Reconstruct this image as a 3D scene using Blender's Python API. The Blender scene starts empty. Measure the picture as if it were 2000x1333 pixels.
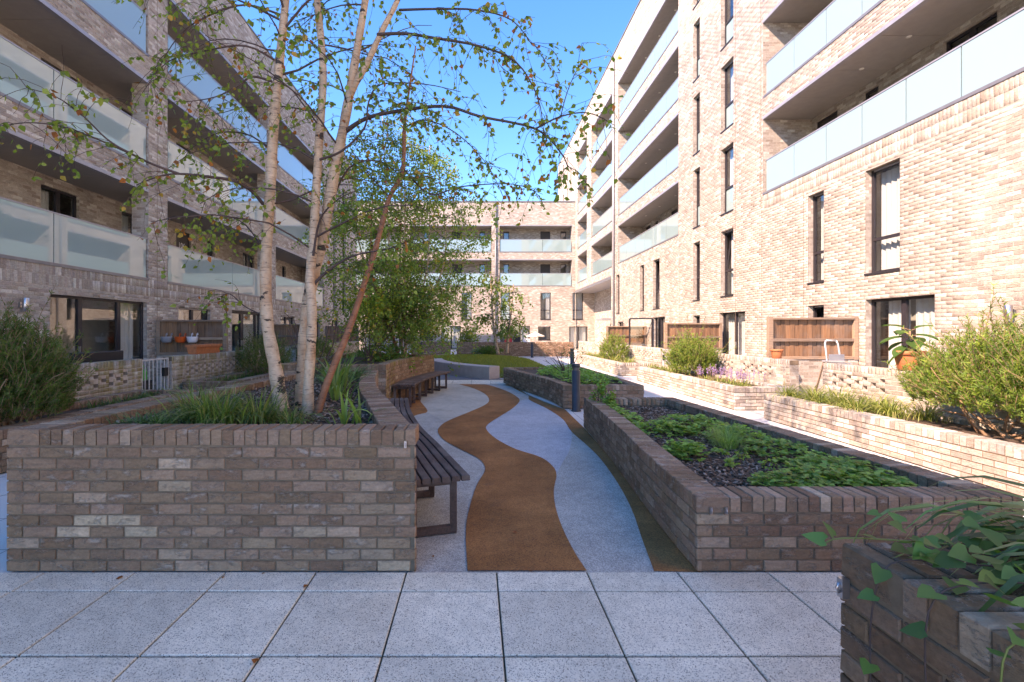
import bpy, bmesh, math, random
import numpy as np
from mathutils import Vector, Matrix

random.seed(7)
rng = np.random.default_rng(7)
scene = bpy.context.scene
C = scene.collection

# ------------------------------------------------------------------ camera
CAMZ, FPX, VX, VY = 1.6, 938.0, 930.0, 648.0
cam = bpy.data.cameras.new('camera')
cam_ob = bpy.data.objects.new('camera', cam)
C.objects.link(cam_ob)
cam_ob.location = (0, 0, CAMZ)
cam_ob.rotation_euler = (math.pi / 2, 0, 0)
cam.sensor_width = 36
cam.lens = FPX / 2000 * 36
cam.shift_x = (1000 - VX) / 2000
cam.shift_y = -(666.5 - VY) / 2000
cam.clip_start = 0.05
cam.clip_end = 500
scene.camera = cam_ob

# ------------------------------------------------------------------ sky, sun, exposure
SUN = Vector((-1.0, -0.60, 1.0)).normalized()
world = bpy.data.worlds.new('World')
scene.world = world
world.use_nodes = True
wn = world.node_tree
sky = wn.nodes.new('ShaderNodeTexSky')
sky.sky_type = 'NISHITA'
sky.sun_disc = False
sky.sun_elevation = math.asin(SUN.z)
sky.sun_rotation = math.atan2(SUN.x, SUN.y) % (2 * math.pi)
sky.air_density = 1.0
sky.dust_density = 0.0
sky.altitude = 800
sky.ozone_density = 8.0
hsv = wn.nodes.new('ShaderNodeHueSaturation')
hsv.inputs['Saturation'].default_value = 1.21
wn.links.new(sky.outputs[0], hsv.inputs['Color'])
wn.links.new(hsv.outputs[0], wn.nodes['Background'].inputs[0])
wn.nodes['Background'].inputs[1].default_value = 0.11
sun = bpy.data.lights.new('sun', 'SUN')
sun.energy = 2.0
sun.angle = math.radians(0.53)
sun.color = (1.0, 0.98, 0.955)
sun_ob = bpy.data.objects.new('sun', sun)
C.objects.link(sun_ob)
sun_ob.location = (-20, -12, 30)
sun_ob.rotation_euler = (-SUN).to_track_quat('-Z', 'Y').to_euler()
vs = scene.view_settings
vs.view_transform = 'Standard'
vs.look = 'None'
vs.gamma = 1
vs.exposure = 2.6
vs.use_white_balance = True
vs.white_balance_temperature = 10000
vs.white_balance_tint = 33
scene.cycles.use_denoising = True
scene.cycles.max_bounces = 10
scene.cycles.diffuse_bounces = 8
scene.cycles.transparent_max_bounces = 16
scene.cycles.caustics_reflective = False
scene.cycles.caustics_refractive = False

# ------------------------------------------------------------------ helpers
def at(px, py, Y):
    """metric position of something seen at a photograph pixel and standing Y metres away"""
    return Vector(((px - VX) * Y / FPX, Y, CAMZ - (py - VY) * Y / FPX))

def tag(o, label=None, cat=None, group=None, kind=None):
    if label: o['label'] = label
    if cat: o['category'] = cat
    if group: o['group'] = group
    if kind: o['kind'] = kind
    return o

def link(name, me, parent=None, mat=None):
    o = bpy.data.objects.new(name, me)
    C.objects.link(o)
    if mat is not None and me is not None:
        me.materials.clear()
        me.materials.append(mat)
    if parent is not None:
        o.parent = parent
    return o

def empty(name, loc, label, cat, group=None):
    o = bpy.data.objects.new(name, None)
    o.empty_display_size = 0.2
    C.objects.link(o)
    o.location = loc
    return tag(o, label, cat, group)

def adopt(o, parent):
    """parent an object whose mesh is in world coordinates"""
    o.parent = parent
    if parent.type == 'EMPTY':
        o.matrix_parent_inverse = Matrix.Translation(-Vector(parent.location))
    return o

class MB:
    def __init__(s):
        s.v, s.f, s.sm = [], [], []
    def add(s, vs, fs, smooth=False):
        b = len(s.v)
        s.v.extend(tuple(p) for p in vs)
        for f in fs:
            s.f.append(tuple(b + i for i in f))
            s.sm.append(smooth)
        return s
    def hexa(s, p):
        return s.add(p, [(0, 3, 2, 1), (4, 5, 6, 7), (0, 1, 5, 4), (1, 2, 6, 5), (2, 3, 7, 6), (3, 0, 4, 7)])
    def box(s, x0, x1, y0, y1, z0, z1):
        return s.hexa([(x0, y0, z0), (x1, y0, z0), (x1, y1, z0), (x0, y1, z0), (x0, y0, z1), (x1, y0, z1), (x1, y1, z1), (x0, y1, z1)])
    def obox(s, c, ux, uy, uz, sx, sy, sz):
        c, ux, uy, uz = Vector(c), Vector(ux), Vector(uy), Vector(uz)
        P = []
        for k in (-.5, .5):
            for a, b in ((-.5, -.5), (.5, -.5), (.5, .5), (-.5, .5)):
                P.append(c + ux * sx * a + uy * sy * b + uz * sz * k)
        return s.hexa(P)
    def bar(s, a, b, w, h=None, up=(0, 0, 1)):
        a, b = Vector(a), Vector(b)
        d = b - a
        L = d.length
        d.normalize()
        up = Vector(up)
        if abs(d.dot(up)) > .99: up = Vector((0, 1, 0))
        sx = d.cross(up).normalized()
        uz = sx.cross(d)
        return s.obox((a + b) / 2, sx, d, uz, w, L, h or w)
    def tube(s, pts, rad, n=8, cap=True):
        pts = [Vector(p) for p in pts]
        k = len(pts)
        if not hasattr(rad, '__len__'): rad = [rad] * k
        b = len(s.v)
        prev = None
        for i, p in enumerate(pts):
            d = (pts[min(i + 1, k - 1)] - pts[max(i - 1, 0)]).normalized()
            if prev is None:
                ref = Vector((0, 0, 1)) if abs(d.z) < .9 else Vector((1, 0, 0))
                x = d.cross(ref).normalized()
            else:
                x = (prev - d * prev.dot(d)).normalized()
            prev = x
            y = d.cross(x)
            for j in range(n):
                a = 2 * math.pi * j / n
                s.v.append(tuple(p + (x * math.cos(a) + y * math.sin(a)) * rad[i]))
        for i in range(k - 1):
            for j in range(n):
                j2 = (j + 1) % n
                s.f.append((b + i * n + j, b + i * n + j2, b + (i + 1) * n + j2, b + (i + 1) * n + j))
                s.sm.append(True)
        if cap:
            s.f.append(tuple(b + j for j in range(n - 1, -1, -1))); s.sm.append(False)
            s.f.append(tuple(b + (k - 1) * n + j for j in range(n))); s.sm.append(False)
        return s
    def lathe(s, c, prof, n=24, smooth=True):
        b = len(s.v)
        for r, z in prof:
            for j in range(n):
                a = 2 * math.pi * j / n
                s.v.append((c[0] + r * math.cos(a), c[1] + r * math.sin(a), c[2] + z))
        for i in range(len(prof) - 1):
            for j in range(n):
                j2 = (j + 1) % n
                s.f.append((b + i * n + j, b + i * n + j2, b + (i + 1) * n + j2, b + (i + 1) * n + j)); s.sm.append(smooth)
        return s
    def prism(s, poly, z0, z1):
        n = len(poly)
        P = [(x, y, z0) for x, y in poly] + [(x, y, z1) for x, y in poly]
        F = [tuple(range(n - 1, -1, -1)), tuple(range(n, 2 * n))] + [(i, (i + 1) % n, n + (i + 1) % n, n + i) for i in range(n)]
        return s.add(P, F)
    def build(s, name, mat, parent=None, bevel=0, auto=False):
        me = bpy.data.meshes.new(name)
        me.from_pydata(s.v, [], s.f)
        me.polygons.foreach_set('use_smooth', s.sm)
        me.update()
        o = link(name, me, None, mat)
        if parent is not None: adopt(o, parent)
        if bevel:
            m = o.modifiers.new('bevel', 'BEVEL')
            m.width = bevel; m.segments = 2; m.limit_method = 'ANGLE'
        return o

def np_mesh(name, V, F, cols=None, smooth=False):
    """V (n,3), F (m,k) constant polygon size, cols (m,3) face colours"""
    me = bpy.data.meshes.new(name)
    n, (m, k) = len(V), F.shape
    me.vertices.add(n)
    me.vertices.foreach_set('co', np.ascontiguousarray(V, dtype=np.float32).ravel())
    me.loops.add(m * k)
    me.loops.foreach_set('vertex_index', np.ascontiguousarray(F, dtype=np.int32).ravel())
    me.polygons.add(m)
    me.polygons.foreach_set('loop_start', np.arange(0, m * k, k, dtype=np.int32))
    if smooth:
        me.polygons.foreach_set('use_smooth', np.ones(m, dtype=bool))
    me.update(calc_edges=True)
    if cols is not None:
        a = me.attributes.new('col', 'FLOAT_COLOR', 'FACE')
        c4 = np.ones((m, 4), dtype=np.float32)
        c4[:, :3] = cols
        a.data.foreach_set('color', c4.ravel())
    return me

def scatter_mesh(name, tv, tf, M, T, cols):
    """copies of a small template joined in one mesh. M (N,3,3) columns = local axes, T (N,3), cols (N,3)"""
    tv = np.asarray(tv, float); tf = np.asarray(tf, int)
    N = len(T)
    V = np.einsum('nij,kj->nki', M, tv) + T[:, None, :]
    F = tf[None] + (np.arange(N) * len(tv))[:, None, None]
    cc = np.repeat(np.asarray(cols), len(tf), axis=0)
    return np_mesh(name, V.reshape(-1, 3), F.reshape(-1, tf.shape[1]), cc)

def basis(dirs, roll):
    """local y = dirs, z = roughly roll"""
    y = dirs / np.linalg.norm(dirs, axis=1, keepdims=True)
    x = np.cross(y, roll)
    x /= np.maximum(np.linalg.norm(x, axis=1, keepdims=True), 1e-6)
    z = np.cross(x, y)
    return np.stack([x, y, z], axis=2)

# ------------------------------------------------------------------ materials
def mat_new(name):
    m = bpy.data.materials.new(name)
    m.use_nodes = True
    t = m.node_tree
    b = t.nodes['Principled BSDF']
    return m, t, b

def nd(t, typ, **kw):
    n = t.nodes.new(typ)
    for k, v in kw.items():
        if k == 'inp':
            for i, val in v.items(): n.inputs[i].default_value = val
        else:
            setattr(n, k, v)
    return n

def math_(t, op, a, b=None, c=None):
    n = t.nodes.new('ShaderNodeMath'); n.operation = op
    for i, x in enumerate((a, b, c)):
        if x is None: continue
        if isinstance(x, (int, float)): n.inputs[i].default_value = x
        else: t.links.new(x, n.inputs[i])
    return n.outputs[0]

def mixc(t, fac, a, b, mode='MIX'):
    n = t.nodes.new('ShaderNodeMix'); n.data_type = 'RGBA'; n.blend_type = mode
    for i, x in ((0, fac), (6, a), (7, b)):
        if isinstance(x, (int, float)): n.inputs[i].default_value = x
        elif isinstance(x, tuple): n.inputs[i].default_value = (*x[:3], 1)
        else: t.links.new(x, n.inputs[i])
    return n.outputs[2]

def ramp(t, fac, stops, const=False):
    n = t.nodes.new('ShaderNodeValToRGB')
    r = n.color_ramp
    if const: r.interpolation = 'CONSTANT'
    while len(r.elements) < len(stops): r.elements.new(.5)
    for e, (p, c) in zip(r.elements, stops):
        e.position = p; e.color = (*c, 1) if len(c) == 3 else c
    t.links.new(fac, n.inputs[0])
    return n.outputs[0]

def noise(t, scale, detail=4, vec=None, rough=.55, out=0):
    n = t.nodes.new('ShaderNodeTexNoise')
    n.inputs['Scale'].default_value = scale
    n.inputs['Detail'].default_value = detail
    n.inputs['Roughness'].default_value = rough
    if vec is not None: t.links.new(vec, n.inputs['Vector'])
    return n.outputs[out]

def wpos(t):
    return t.nodes.new('ShaderNodeNewGeometry').outputs['Position']

def scalev(t, v, s):
    n = t.nodes.new('ShaderNodeVectorMath'); n.operation = 'MULTIPLY'
    t.links.new(v, n.inputs[0]); n.inputs[1].default_value = s
    return n.outputs[0]

def bump(t, b, h, strength=.4, dist=.005):
    n = t.nodes.new('ShaderNodeBump')
    n.inputs['Strength'].default_value = strength
    n.inputs['Distance'].default_value = dist
    t.links.new(h, n.inputs['Height'])
    t.links.new(n.outputs[0], b.inputs['Normal'])

def simple(name, col, rough=.6, metal=0, var=.25, scale=6.0, bmp=0, bscale=60, spec=.4):
    m, t, b = mat_new(name)
    p = wpos(t)
    n1 = noise(t, scale, 5, p)
    lo = tuple(c * (1 - var) for c in col); hi = tuple(min(1, c * (1 + var)) for c in col)
    c = ramp(t, n1, [(.3, lo), (.7, hi)])
    t.links.new(c, b.inputs['Base Color'])
    b.inputs['Roughness'].default_value = rough
    b.inputs['Metallic'].default_value = metal
    b.inputs['Specular IOR Level'].default_value = spec
    if bmp: bump(t, b, noise(t, bscale, 4, p), bmp, .004)
    return m

# brick colours: (cumulative share, linear albedo)
PAL_F = [(0.0, (0.354, 0.302, 0.258)), (0.15, (0.398, 0.346, 0.298)), (0.34, (0.422, 0.377, 0.328)), (0.54, (0.446, 0.405, 0.354)), (0.7, (0.5, 0.463, 0.41)), (0.84, (0.592, 0.569, 0.51)), (0.965, (0.31, 0.256, 0.215))]
PAL_P = [(0.0, (0.236, 0.142, 0.092)), (0.2, (0.278, 0.172, 0.114)), (0.45, (0.31, 0.196, 0.133)), (0.7, (0.341, 0.222, 0.153)), (0.88, (0.404, 0.28, 0.198)), (0.965, (0.493, 0.36, 0.261))]
PAL_D = [(p_, tuple(x * .72 for x in c_)) for p_, c_ in PAL_P]  # dark brick, with the corner planter's deep shade also put into the colour
MORT_F = (.47, .41, .36)
MORT_P = (.185, .132, .09)  # darkened so the joints carry the shadow lines under the bricks

def pal_pick(pal, n):
    r = rng.random(n)
    edges = np.array([p for p, _ in pal])
    cols = np.array([c for _, c in pal])
    idx = np.searchsorted(edges, r, side='right') - 1
    return cols[idx] * (1 + .16 * (rng.random((n, 1)) - .5)) * (1 + .05 * (rng.random((n, 3)) - .5))

def brick_finish(t, b, colour, mort=False, stain=0.0):
    p = wpos(t)
    big = noise(t, 1.1, 4, p)
    fine = noise(t, 60, 6, p, .7)
    streak = noise(t, 1, 6, scalev(t, p, (14, 14, 48)), .7)
    crease = noise(t, 1, 4, scalev(t, p, (26, 26, 95)), .6)
    blot = noise(t, 1, 4, scalev(t, p, (9, 9, 17)), .6)
    cr = ramp(t, math_(t, 'ABSOLUTE', math_(t, 'SUBTRACT', crease, .5)), [(.0, (1, 1, 1)), (.035, (0, 0, 0))])
    patch = ramp(t, blot, [(.50, (0, 0, 0)), (.58, (1, 1, 1))])
    crm = math_(t, 'MULTIPLY', cr, patch)
    c = mixc(t, 1, colour, ramp(t, fine, [(.25, (.74, .73, .72)), (.75, (1.2, 1.2, 1.2))]), 'MULTIPLY')
    c = mixc(t, 1, c, ramp(t, big, [(.3, (.84, .84, .84)), (.7, (1.12, 1.11, 1.1))]), 'MULTIPLY')
    c = mixc(t, 1, c, ramp(t, streak, [(.3, (.80, .79, .78)), (.7, (1.16, 1.16, 1.16))]), 'MULTIPLY')
    c = mixc(t, math_(t, 'MULTIPLY', ramp(t, blot, [(.60, (0, 0, 0)), (.70, (1, 1, 1))]), .38), c, (.62, .54, .47))
    c = mixc(t, math_(t, 'MULTIPLY', crm, .45), c, (.60, .52, .45))
    if stain:
        dr = noise(t, 1, 4, scalev(t, p, (7, 7, .7)), .6)
        c = mixc(t, math_(t, 'MULTIPLY', ramp(t, dr, [(.42, (0, 0, 0)), (.62, (1, 1, 1))]), stain), c, (.26, .205, .06))
    t.links.new(c, b.inputs['Base Color'])
    b.inputs['Roughness'].default_value = .93
    b.inputs['Specular IOR Level'].default_value = .12
    h = math_(t, 'ADD', math_(t, 'MULTIPLY', fine, .3), math_(t, 'ADD', math_(t, 'MULTIPLY', streak, .8), math_(t, 'MULTIPLY', crm, .6)))
    bump(t, b, h, .9, .008)

def brick_attr(name, stain=0.0):
    m, t, b = mat_new(name)
    a = nd(t, 'ShaderNodeAttribute', attribute_name='col')
    brick_finish(t, b, a.outputs['Color'], stain=stain)
    return m

def brick_obj(name):
    m, t, b = mat_new(name)
    a = t.nodes.new('ShaderNodeObjectInfo')
    brick_finish(t, b, a.outputs['Color'])
    return m

def brick_wall_mat(name, pal, mort):
    """brick bond from world position: the same lattice that the built bricks follow"""
    m, t, b = mat_new(name)
    g = t.nodes.new('ShaderNodeNewGeometry')
    sp = t.nodes.new('ShaderNodeSeparateXYZ'); t.links.new(g.outputs['Position'], sp.inputs[0])
    sn = t.nodes.new('ShaderNodeSeparateXYZ'); t.links.new(g.outputs['True Normal'], sn.inputs[0])
    isx = math_(t, 'GREATER_THAN', math_(t, 'ABSOLUTE', sn.outputs[0]), .5)
    u = math_(t, 'ADD', math_(t, 'MULTIPLY', sp.outputs[1], isx), math_(t, 'MULTIPLY', sp.outputs[0], math_(t, 'SUBTRACT', 1, isx)))
    vz = math_(t, 'DIVIDE', sp.outputs[2], .075)
    row = math_(t, 'FLOOR', vz)
    fv = math_(t, 'SUBTRACT', vz, row)
    uu = math_(t, 'ADD', math_(t, 'DIVIDE', u, .225), math_(t, 'MULTIPLY', math_(t, 'FLOORED_MODULO', row, 2), .5))
    colm = math_(t, 'FLOOR', uu)
    fu = math_(t, 'SUBTRACT', uu, colm)
    cv = t.nodes.new('ShaderNodeCombineXYZ')
    t.links.new(row, cv.inputs[0]); t.links.new(colm, cv.inputs[1]); t.links.new(isx, cv.inputs[2])
    w = t.nodes.new('ShaderNodeTexWhiteNoise'); w.noise_dimensions = '3D'
    t.links.new(cv.outputs[0], w.inputs['Vector'])
    c = ramp(t, w.outputs['Value'], pal, True)
    inb = math_(t, 'MULTIPLY', math_(t, 'LESS_THAN', fv, .865), math_(t, 'LESS_THAN', fu, .955))
    c = mixc(t, inb, mort, c)
    brick_finish(t, b, c)
    return m

M = {}
M['brick_f'] = brick_attr('brick_buff')
M['brick_fo'] = brick_obj('brick_buff_single')
M['brick_p'] = brick_attr('brick_planter')
M['brick_ps'] = brick_attr('brick_planter_mossy', .75)
M['brick_po'] = brick_obj('brick_planter_single')
M['wall_f'] = brick_wall_mat('brickwork_buff', PAL_F, MORT_F)
M['wall_p'] = brick_wall_mat('brickwork_planter', PAL_P, MORT_P)
M['mortar'] = simple('mortar', MORT_P, .95, var=.2, scale=20, bmp=.5)
M['mortar_f'] = simple('mortar_buff', MORT_F, .95, var=.12, scale=20, bmp=.3)
M['frame'] = simple('window_frame_metal', (.030, .026, .030), .42, var=.1)
M['dark_door'] = simple('dark_door_paint', (.045, .038, .036), .5, var=.1)
M['soffit'] = simple('soffit_panel', (.36, .33, .30), .55, var=.06)
M['trim'] = simple('grey_trim_metal', (.34, .34, .36), .42, .3, var=.08)
M['coping'] = simple('coping_metal', (.22, .22, .23), .45, .4, var=.1)
M['deck'] = simple('deck_concrete', (.35, .33, .31), .9, var=.12)
M['roof'] = simple('roof_membrane', (.25, .25, .25), .9)
M['inner'] = simple('interior_plaster', (.42, .40, .36), .9, var=.05)
M['joint'] = simple('dark_joint', (.045, .040, .028), .95, var=.85, scale=7)
M['white'] = simple('white_render', (.80, .76, .70), .8, var=.05)
M['lampwhite'] = simple('lamp_glass', (.85, .82, .75), .3, var=.03)
M['steel'] = simple('brushed_steel', (.50, .50, .52), .28, .95, var=.1, scale=30)
M['galv'] = simple('galvanised_steel', (.55, .55, .55), .45, .2, var=.15, scale=30)
M['bollard'] = simple('bollard_paint', (.040, .045, .052), .38, .1, var=.12, scale=10)
M['bollard_glass'] = simple('bollard_lens', (.10, .10, .10), .25, var=.1)
M['terracotta'] = simple('terracotta', (.52, .17, .075), .7, var=.16, scale=14, bmp=.2)
M['soil'] = simple('soil', (.085, .056, .040), .95, var=.45, scale=22, bmp=1, bscale=40)
M['concrete'] = simple('smooth_concrete', (.42, .345, .315), .8, var=.08, scale=5, bmp=.15, bscale=90)
M['potgrey'] = simple('zinc_pot', (.30, .33, .37), .4, .3, var=.12)
M['potorange'] = simple('orange_pot', (.75, .10, .015), .38, var=.06)
M['potwhite'] = simple('white_pot', (.72, .71, .74), .35, var=.06)
M['green_plastic'] = simple('green_plastic', (.01, .50, .06), .35, var=.05)
M['red'] = simple('red_plastic', (.60, .03, .05), .4, var=.05)
M['black'] = simple('black_plastic', (.02, .02, .024), .5, var=.1)
M['canvas'] = simple('cream_canvas', (.80, .74, .60), .85, var=.05)
M['cover'] = simple('white_cover', (.70, .70, .70), .7, var=.05)
M['ladder'] = simple('ladder_aluminium', (.55, .55, .55), .4, .5, var=.08)

def curtain_mat():
    m, t, b = mat_new('white_curtain')
    out = t.nodes['Material Output']
    d = nd(t, 'ShaderNodeBsdfDiffuse', inp={0: (.88, .88, .87, 1)})
    tr = nd(t, 'ShaderNodeBsdfTranslucent', inp={0: (.85, .86, .85, 1)})
    mx = nd(t, 'ShaderNodeMixShader', inp={0: .25})
    t.links.new(d.outputs[0], mx.inputs[1]); t.links.new(tr.outputs[0], mx.inputs[2])
    t.links.new(mx.outputs[0], out.inputs[0])
    return m
M['curtain'] = curtain_mat()

def schlick(t, f0):
    lw = nd(t, 'ShaderNodeLayerWeight', inp={0: .5})
    return math_(t, 'ADD', f0, math_(t, 'MULTIPLY', 1 - f0, math_(t, 'POWER', lw.outputs['Facing'], 4.0)))

def glass_mat(name, tint=(.93, .95, .94)):
    m, t, b = mat_new(name)
    out = t.nodes['Material Output']
    tr = nd(t, 'ShaderNodeBsdfTransparent', inp={0: (*tint, 1)})
    gl = nd(t, 'ShaderNodeBsdfGlossy', inp={0: (.95, .97, 1, 1), 'Roughness': .004})
    fr = schlick(t, .07)
    mx = t.nodes.new('ShaderNodeMixShader')
    t.links.new(fr, mx.inputs[0])
    t.links.new(tr.outputs[0], mx.inputs[1]); t.links.new(gl.outputs[0], mx.inputs[2])
    t.links.new(mx.outputs[0], out.inputs[0])
    bn = t.nodes.new('ShaderNodeBump'); bn.inputs['Strength'].default_value = .05; bn.inputs['Distance'].default_value = .004
    t.links.new(noise(t, 1.2, 2, wpos(t)), bn.inputs['Height'])
    t.links.new(bn.outputs[0], gl.inputs['Normal'])
    return m
M['glass'] = glass_mat('window_glass')

def frosted():
    m, t, b = mat_new('frosted_balustrade_glass')
    out = t.nodes['Material Output']
    d = nd(t, 'ShaderNodeBsdfDiffuse', inp={0: (.42, .60, .595, 1)})
    tl = nd(t, 'ShaderNodeBsdfTranslucent', inp={0: (.42, .60, .595, 1)})
    tr = nd(t, 'ShaderNodeBsdfTransparent', inp={0: (.70, .86, .86, 1)})
    gl = nd(t, 'ShaderNodeBsdfGlossy', inp={0: (.95, 1, 1, 1), 'Roughness': .02})
    m1 = nd(t, 'ShaderNodeMixShader', inp={0: .35})
    t.links.new(d.outputs[0], m1.inputs[1]); t.links.new(tl.outputs[0], m1.inputs[2])
    m2 = nd(t, 'ShaderNodeMixShader', inp={0: .13})
    t.links.new(m1.outputs[0], m2.inputs[1]); t.links.new(tr.outputs[0], m2.inputs[2])
    fr = schlick(t, .10)
    m3 = t.nodes.new('ShaderNodeMixShader')
    t.links.new(fr, m3.inputs[0])
    t.links.new(m2.outputs[0], m3.inputs[1]); t.links.new(gl.outputs[0], m3.inputs[2])
    t.links.new(m3.outputs[0], out.inputs[0])
    return m
M['frost'] = frosted()

def leaf_mat(name, trans=.4, rough=.5, spec=.3):
    m, t, b = mat_new(name)
    out = t.nodes['Material Output']
    a = nd(t, 'ShaderNodeAttribute', attribute_name='col')
    b.inputs['Roughness'].default_value = rough
    b.inputs['Specular IOR Level'].default_value = spec
    t.links.new(a.outputs['Color'], b.inputs['Base Color'])
    tl = t.nodes.new('ShaderNodeBsdfTranslucent')
    c = mixc(t, 1, a.outputs['Color'], (1.5, 1.7, .7), 'MULTIPLY')
    t.links.new(c, tl.inputs[0])
    mx = nd(t, 'ShaderNodeMixShader', inp={0: trans})
    t.links.new(b.outputs[0], mx.inputs[1]); t.links.new(tl.outputs[0], mx.inputs[2])
    t.links.new(mx.outputs[0], out.inputs[0])
    return m
M['leaf'] = leaf_mat('leaf')
M['blade'] = leaf_mat('blade_leaf', .3, .42, .4)

def leaf_obj_mat():
    m = M['leaf'].copy(); m.name = 'leaf_single'
    t = m.node_tree
    a = [n for n in t.nodes if n.type == 'ATTRIBUTE'][0]
    oi = t.nodes.new('ShaderNodeObjectInfo')
    for l in list(t.links):
        if l.from_node == a:
            t.links.new(oi.outputs['Color'], l.to_socket)
    return m
M['leaf_o'] = leaf_obj_mat()

def bark(name, base, mark, warm, dense=.58):
    m, t, b = mat_new(name)
    p = wpos(t)
    n1 = noise(t, 1, 5, scalev(t, p, (9, 9, 75)), .65)
    n2 = noise(t, 3.2, 4, p)
    n3 = noise(t, 1, 4, scalev(t, p, (6, 6, 13)), .6)
    n4 = noise(t, 26, 4, p)
    c = ramp(t, n2, [(.32, base), (.55, warm), (.72, tuple(x * k for x, k in zip(base, (1.05, .8, .6))))])
    c = mixc(t, 1, c, ramp(t, n4, [(.3, (.82, .82, .82)), (.7, (1.1, 1.1, 1.1))]), 'MULTIPLY')
    c = mixc(t, math_(t, 'MULTIPLY', ramp(t, n1, [(.56, (0, 0, 0)), (.63, (1, 1, 1))]), .8), c, tuple(x * .40 for x in base))
    c = mixc(t, ramp(t, n3, [(dense + .04, (0, 0, 0)), (dense + .075, (1, 1, 1))]), c, mark)
    t.links.new(c, b.inputs['Base Color'])
    b.inputs['Roughness'].default_value = .7
    bump(t, b, math_(t, 'ADD', n1, n3), .8, .010)
    return m
M['birch'] = bark('birch_bark', (.42, .265, .165), (.035, .024, .018), (.55, .395, .275), .55)
M['redbark'] = bark('red_brown_bark', (.23, .085, .042), (.05, .03, .025), (.33, .13, .065))
M['twig'] = simple('twig_bark', (.075, .048, .042), .8, var=.3)
M['wood_stem'] = simple('shrub_wood', (.33, .20, .12), .85, var=.3, scale=25, bmp=.5)

def timber(name, base, dark, axis):
    m, t, b = mat_new(name)
    p = wpos(t)
    oi = t.nodes.new('ShaderNodeObjectInfo')
    s = {'z': (45, 45, 2.2), 'y': (60, 3, 60), 'x': (3, 60, 60)}[axis]
    g = noise(t, 1, 6, scalev(t, p, s), .65)
    c = ramp(t, g, [(.25, dark), (.5, base), (.8, tuple(min(1, x * 1.35) for x in base))])
    c = mixc(t, 1, c, ramp(t, oi.outputs['Random'], [(0, (.65, .65, .68)), (1, (1.3, 1.25, 1.2))]), 'MULTIPLY')
    wth = noise(t, 2.2, 4, p)
    c = mixc(t, math_(t, 'MULTIPLY', ramp(t, wth, [(.48, (0, 0, 0)), (.7, (1, 1, 1))]), .5), c, (.23, .20, .18))
    t.links.new(c, b.inputs['Base Color'])
    b.inputs['Roughness'].default_value = .75
    bump(t, b, g, .5, .004)
    return m
M['fence'] = timber('fence_timber', (.25, .135, .075), (.11, .06, .038), 'z')
M['fence_rail'] = timber('fence_rail_timber', (.30, .21, .15), (.14, .09, .06), 'x')
M['slat'] = timber('bench_hardwood', (.085, .050, .040), (.04, .025, .022), 'y')

def grainy(name, cols, gscale, rough=.92, stain=.0, big=(.85, 1.12), each=0):
    m, t, b = mat_new(name)
    p = wpos(t)
    v = nd(t, 'ShaderNodeTexVoronoi', inp={'Scale': gscale}); t.links.new(p, v.inputs['Vector'])
    sp = t.nodes.new('ShaderNodeSeparateColor'); t.links.new(v.outputs['Color'], sp.inputs[0])
    k = len(cols)
    c = ramp(t, sp.outputs[0], [(i / k, cc) for i, cc in enumerate(cols)], True)
    n = noise(t, 1.3, 5, p, .6)
    c = mixc(t, 1, c, ramp(t, n, [(.3, (big[0],) * 3), (.7, (big[1],) * 3)]), 'MULTIPLY')
    n2 = noise(t, 9, 5, p, .6)
    c = mixc(t, 1, c, ramp(t, n2, [(.3, (.88, .88, .88)), (.7, (1.08, 1.08, 1.08))]), 'MULTIPLY')
    if each:
        oi = t.nodes.new('ShaderNodeObjectInfo')
        c = mixc(t, 1, c, ramp(t, oi.outputs['Random'], [(0, (1 - each,) * 3), (1, (1 + each * .6,) * 3)]), 'MULTIPLY')
        n5 = noise(t, 4.2, 6, p, .7)
        c = mixc(t, math_(t, 'MULTIPLY', ramp(t, n5, [(.55, (0, 0, 0)), (.75, (1, 1, 1))]), .30), c, (.36, .33, .28))
    if stain:
        n3 = noise(t, 3.1, 5, p, .6)
        c = mixc(t, math_(t, 'MULTIPLY', ramp(t, n3, [(.58, (0, 0, 0)), (.68, (1, 1, 1))]), stain), c, (.08, .075, .065))
    t.links.new(c, b.inputs['Base Color'])
    b.inputs['Roughness'].default_value = rough
    b.inputs['Specular IOR Level'].default_value = .2
    bump(t, b, v.outputs['Distance'], .35, .003)
    return m
M['slab'] = grainy('speckled_paving_slab', [(.68, .615, .50), (.76, .69, .565), (.73, .66, .54), (.83, .76, .63), (.64, .575, .47), (.76, .69, .56), (.24, .21, .175), (.79, .72, .595)], 240, each=.10)
M['resin_grey'] = grainy('grey_resin_gravel', [(0.341, 0.33, 0.304), (0.465, 0.45, 0.412), (0.388, 0.375, 0.338), (0.279, 0.27, 0.25), (0.527, 0.503, 0.446)], 150, stain=.12)
M['resin_blue'] = grainy('blue_grey_resin_gravel', [(0.367, 0.394, 0.425), (0.49, 0.525, 0.561), (0.42, 0.446, 0.476), (0.298, 0.324, 0.357)], 150, stain=.08)
M['resin_pale'] = grainy('pale_resin_gravel', [(0.446, 0.41, 0.348), (0.54, 0.507, 0.444), (0.486, 0.442, 0.372), (0.392, 0.364, 0.312)], 150, stain=.15)
M['resin_brown'] = grainy('brown_resin_gravel', [(.34, .128, .045), (.41, .16, .056), (.28, .102, .038), (.38, .145, .05), (.22, .085, .036)], 150, stain=.18, big=(.62, 1.35))
M['pave_dark'] = grainy('dark_paving', [(.17, .165, .17), (.20, .20, .20), (.15, .145, .15)], 120)
M['lawn'] = simple('lawn_soil', (.13, .145, .03), .95, var=.3, scale=14)

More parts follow.
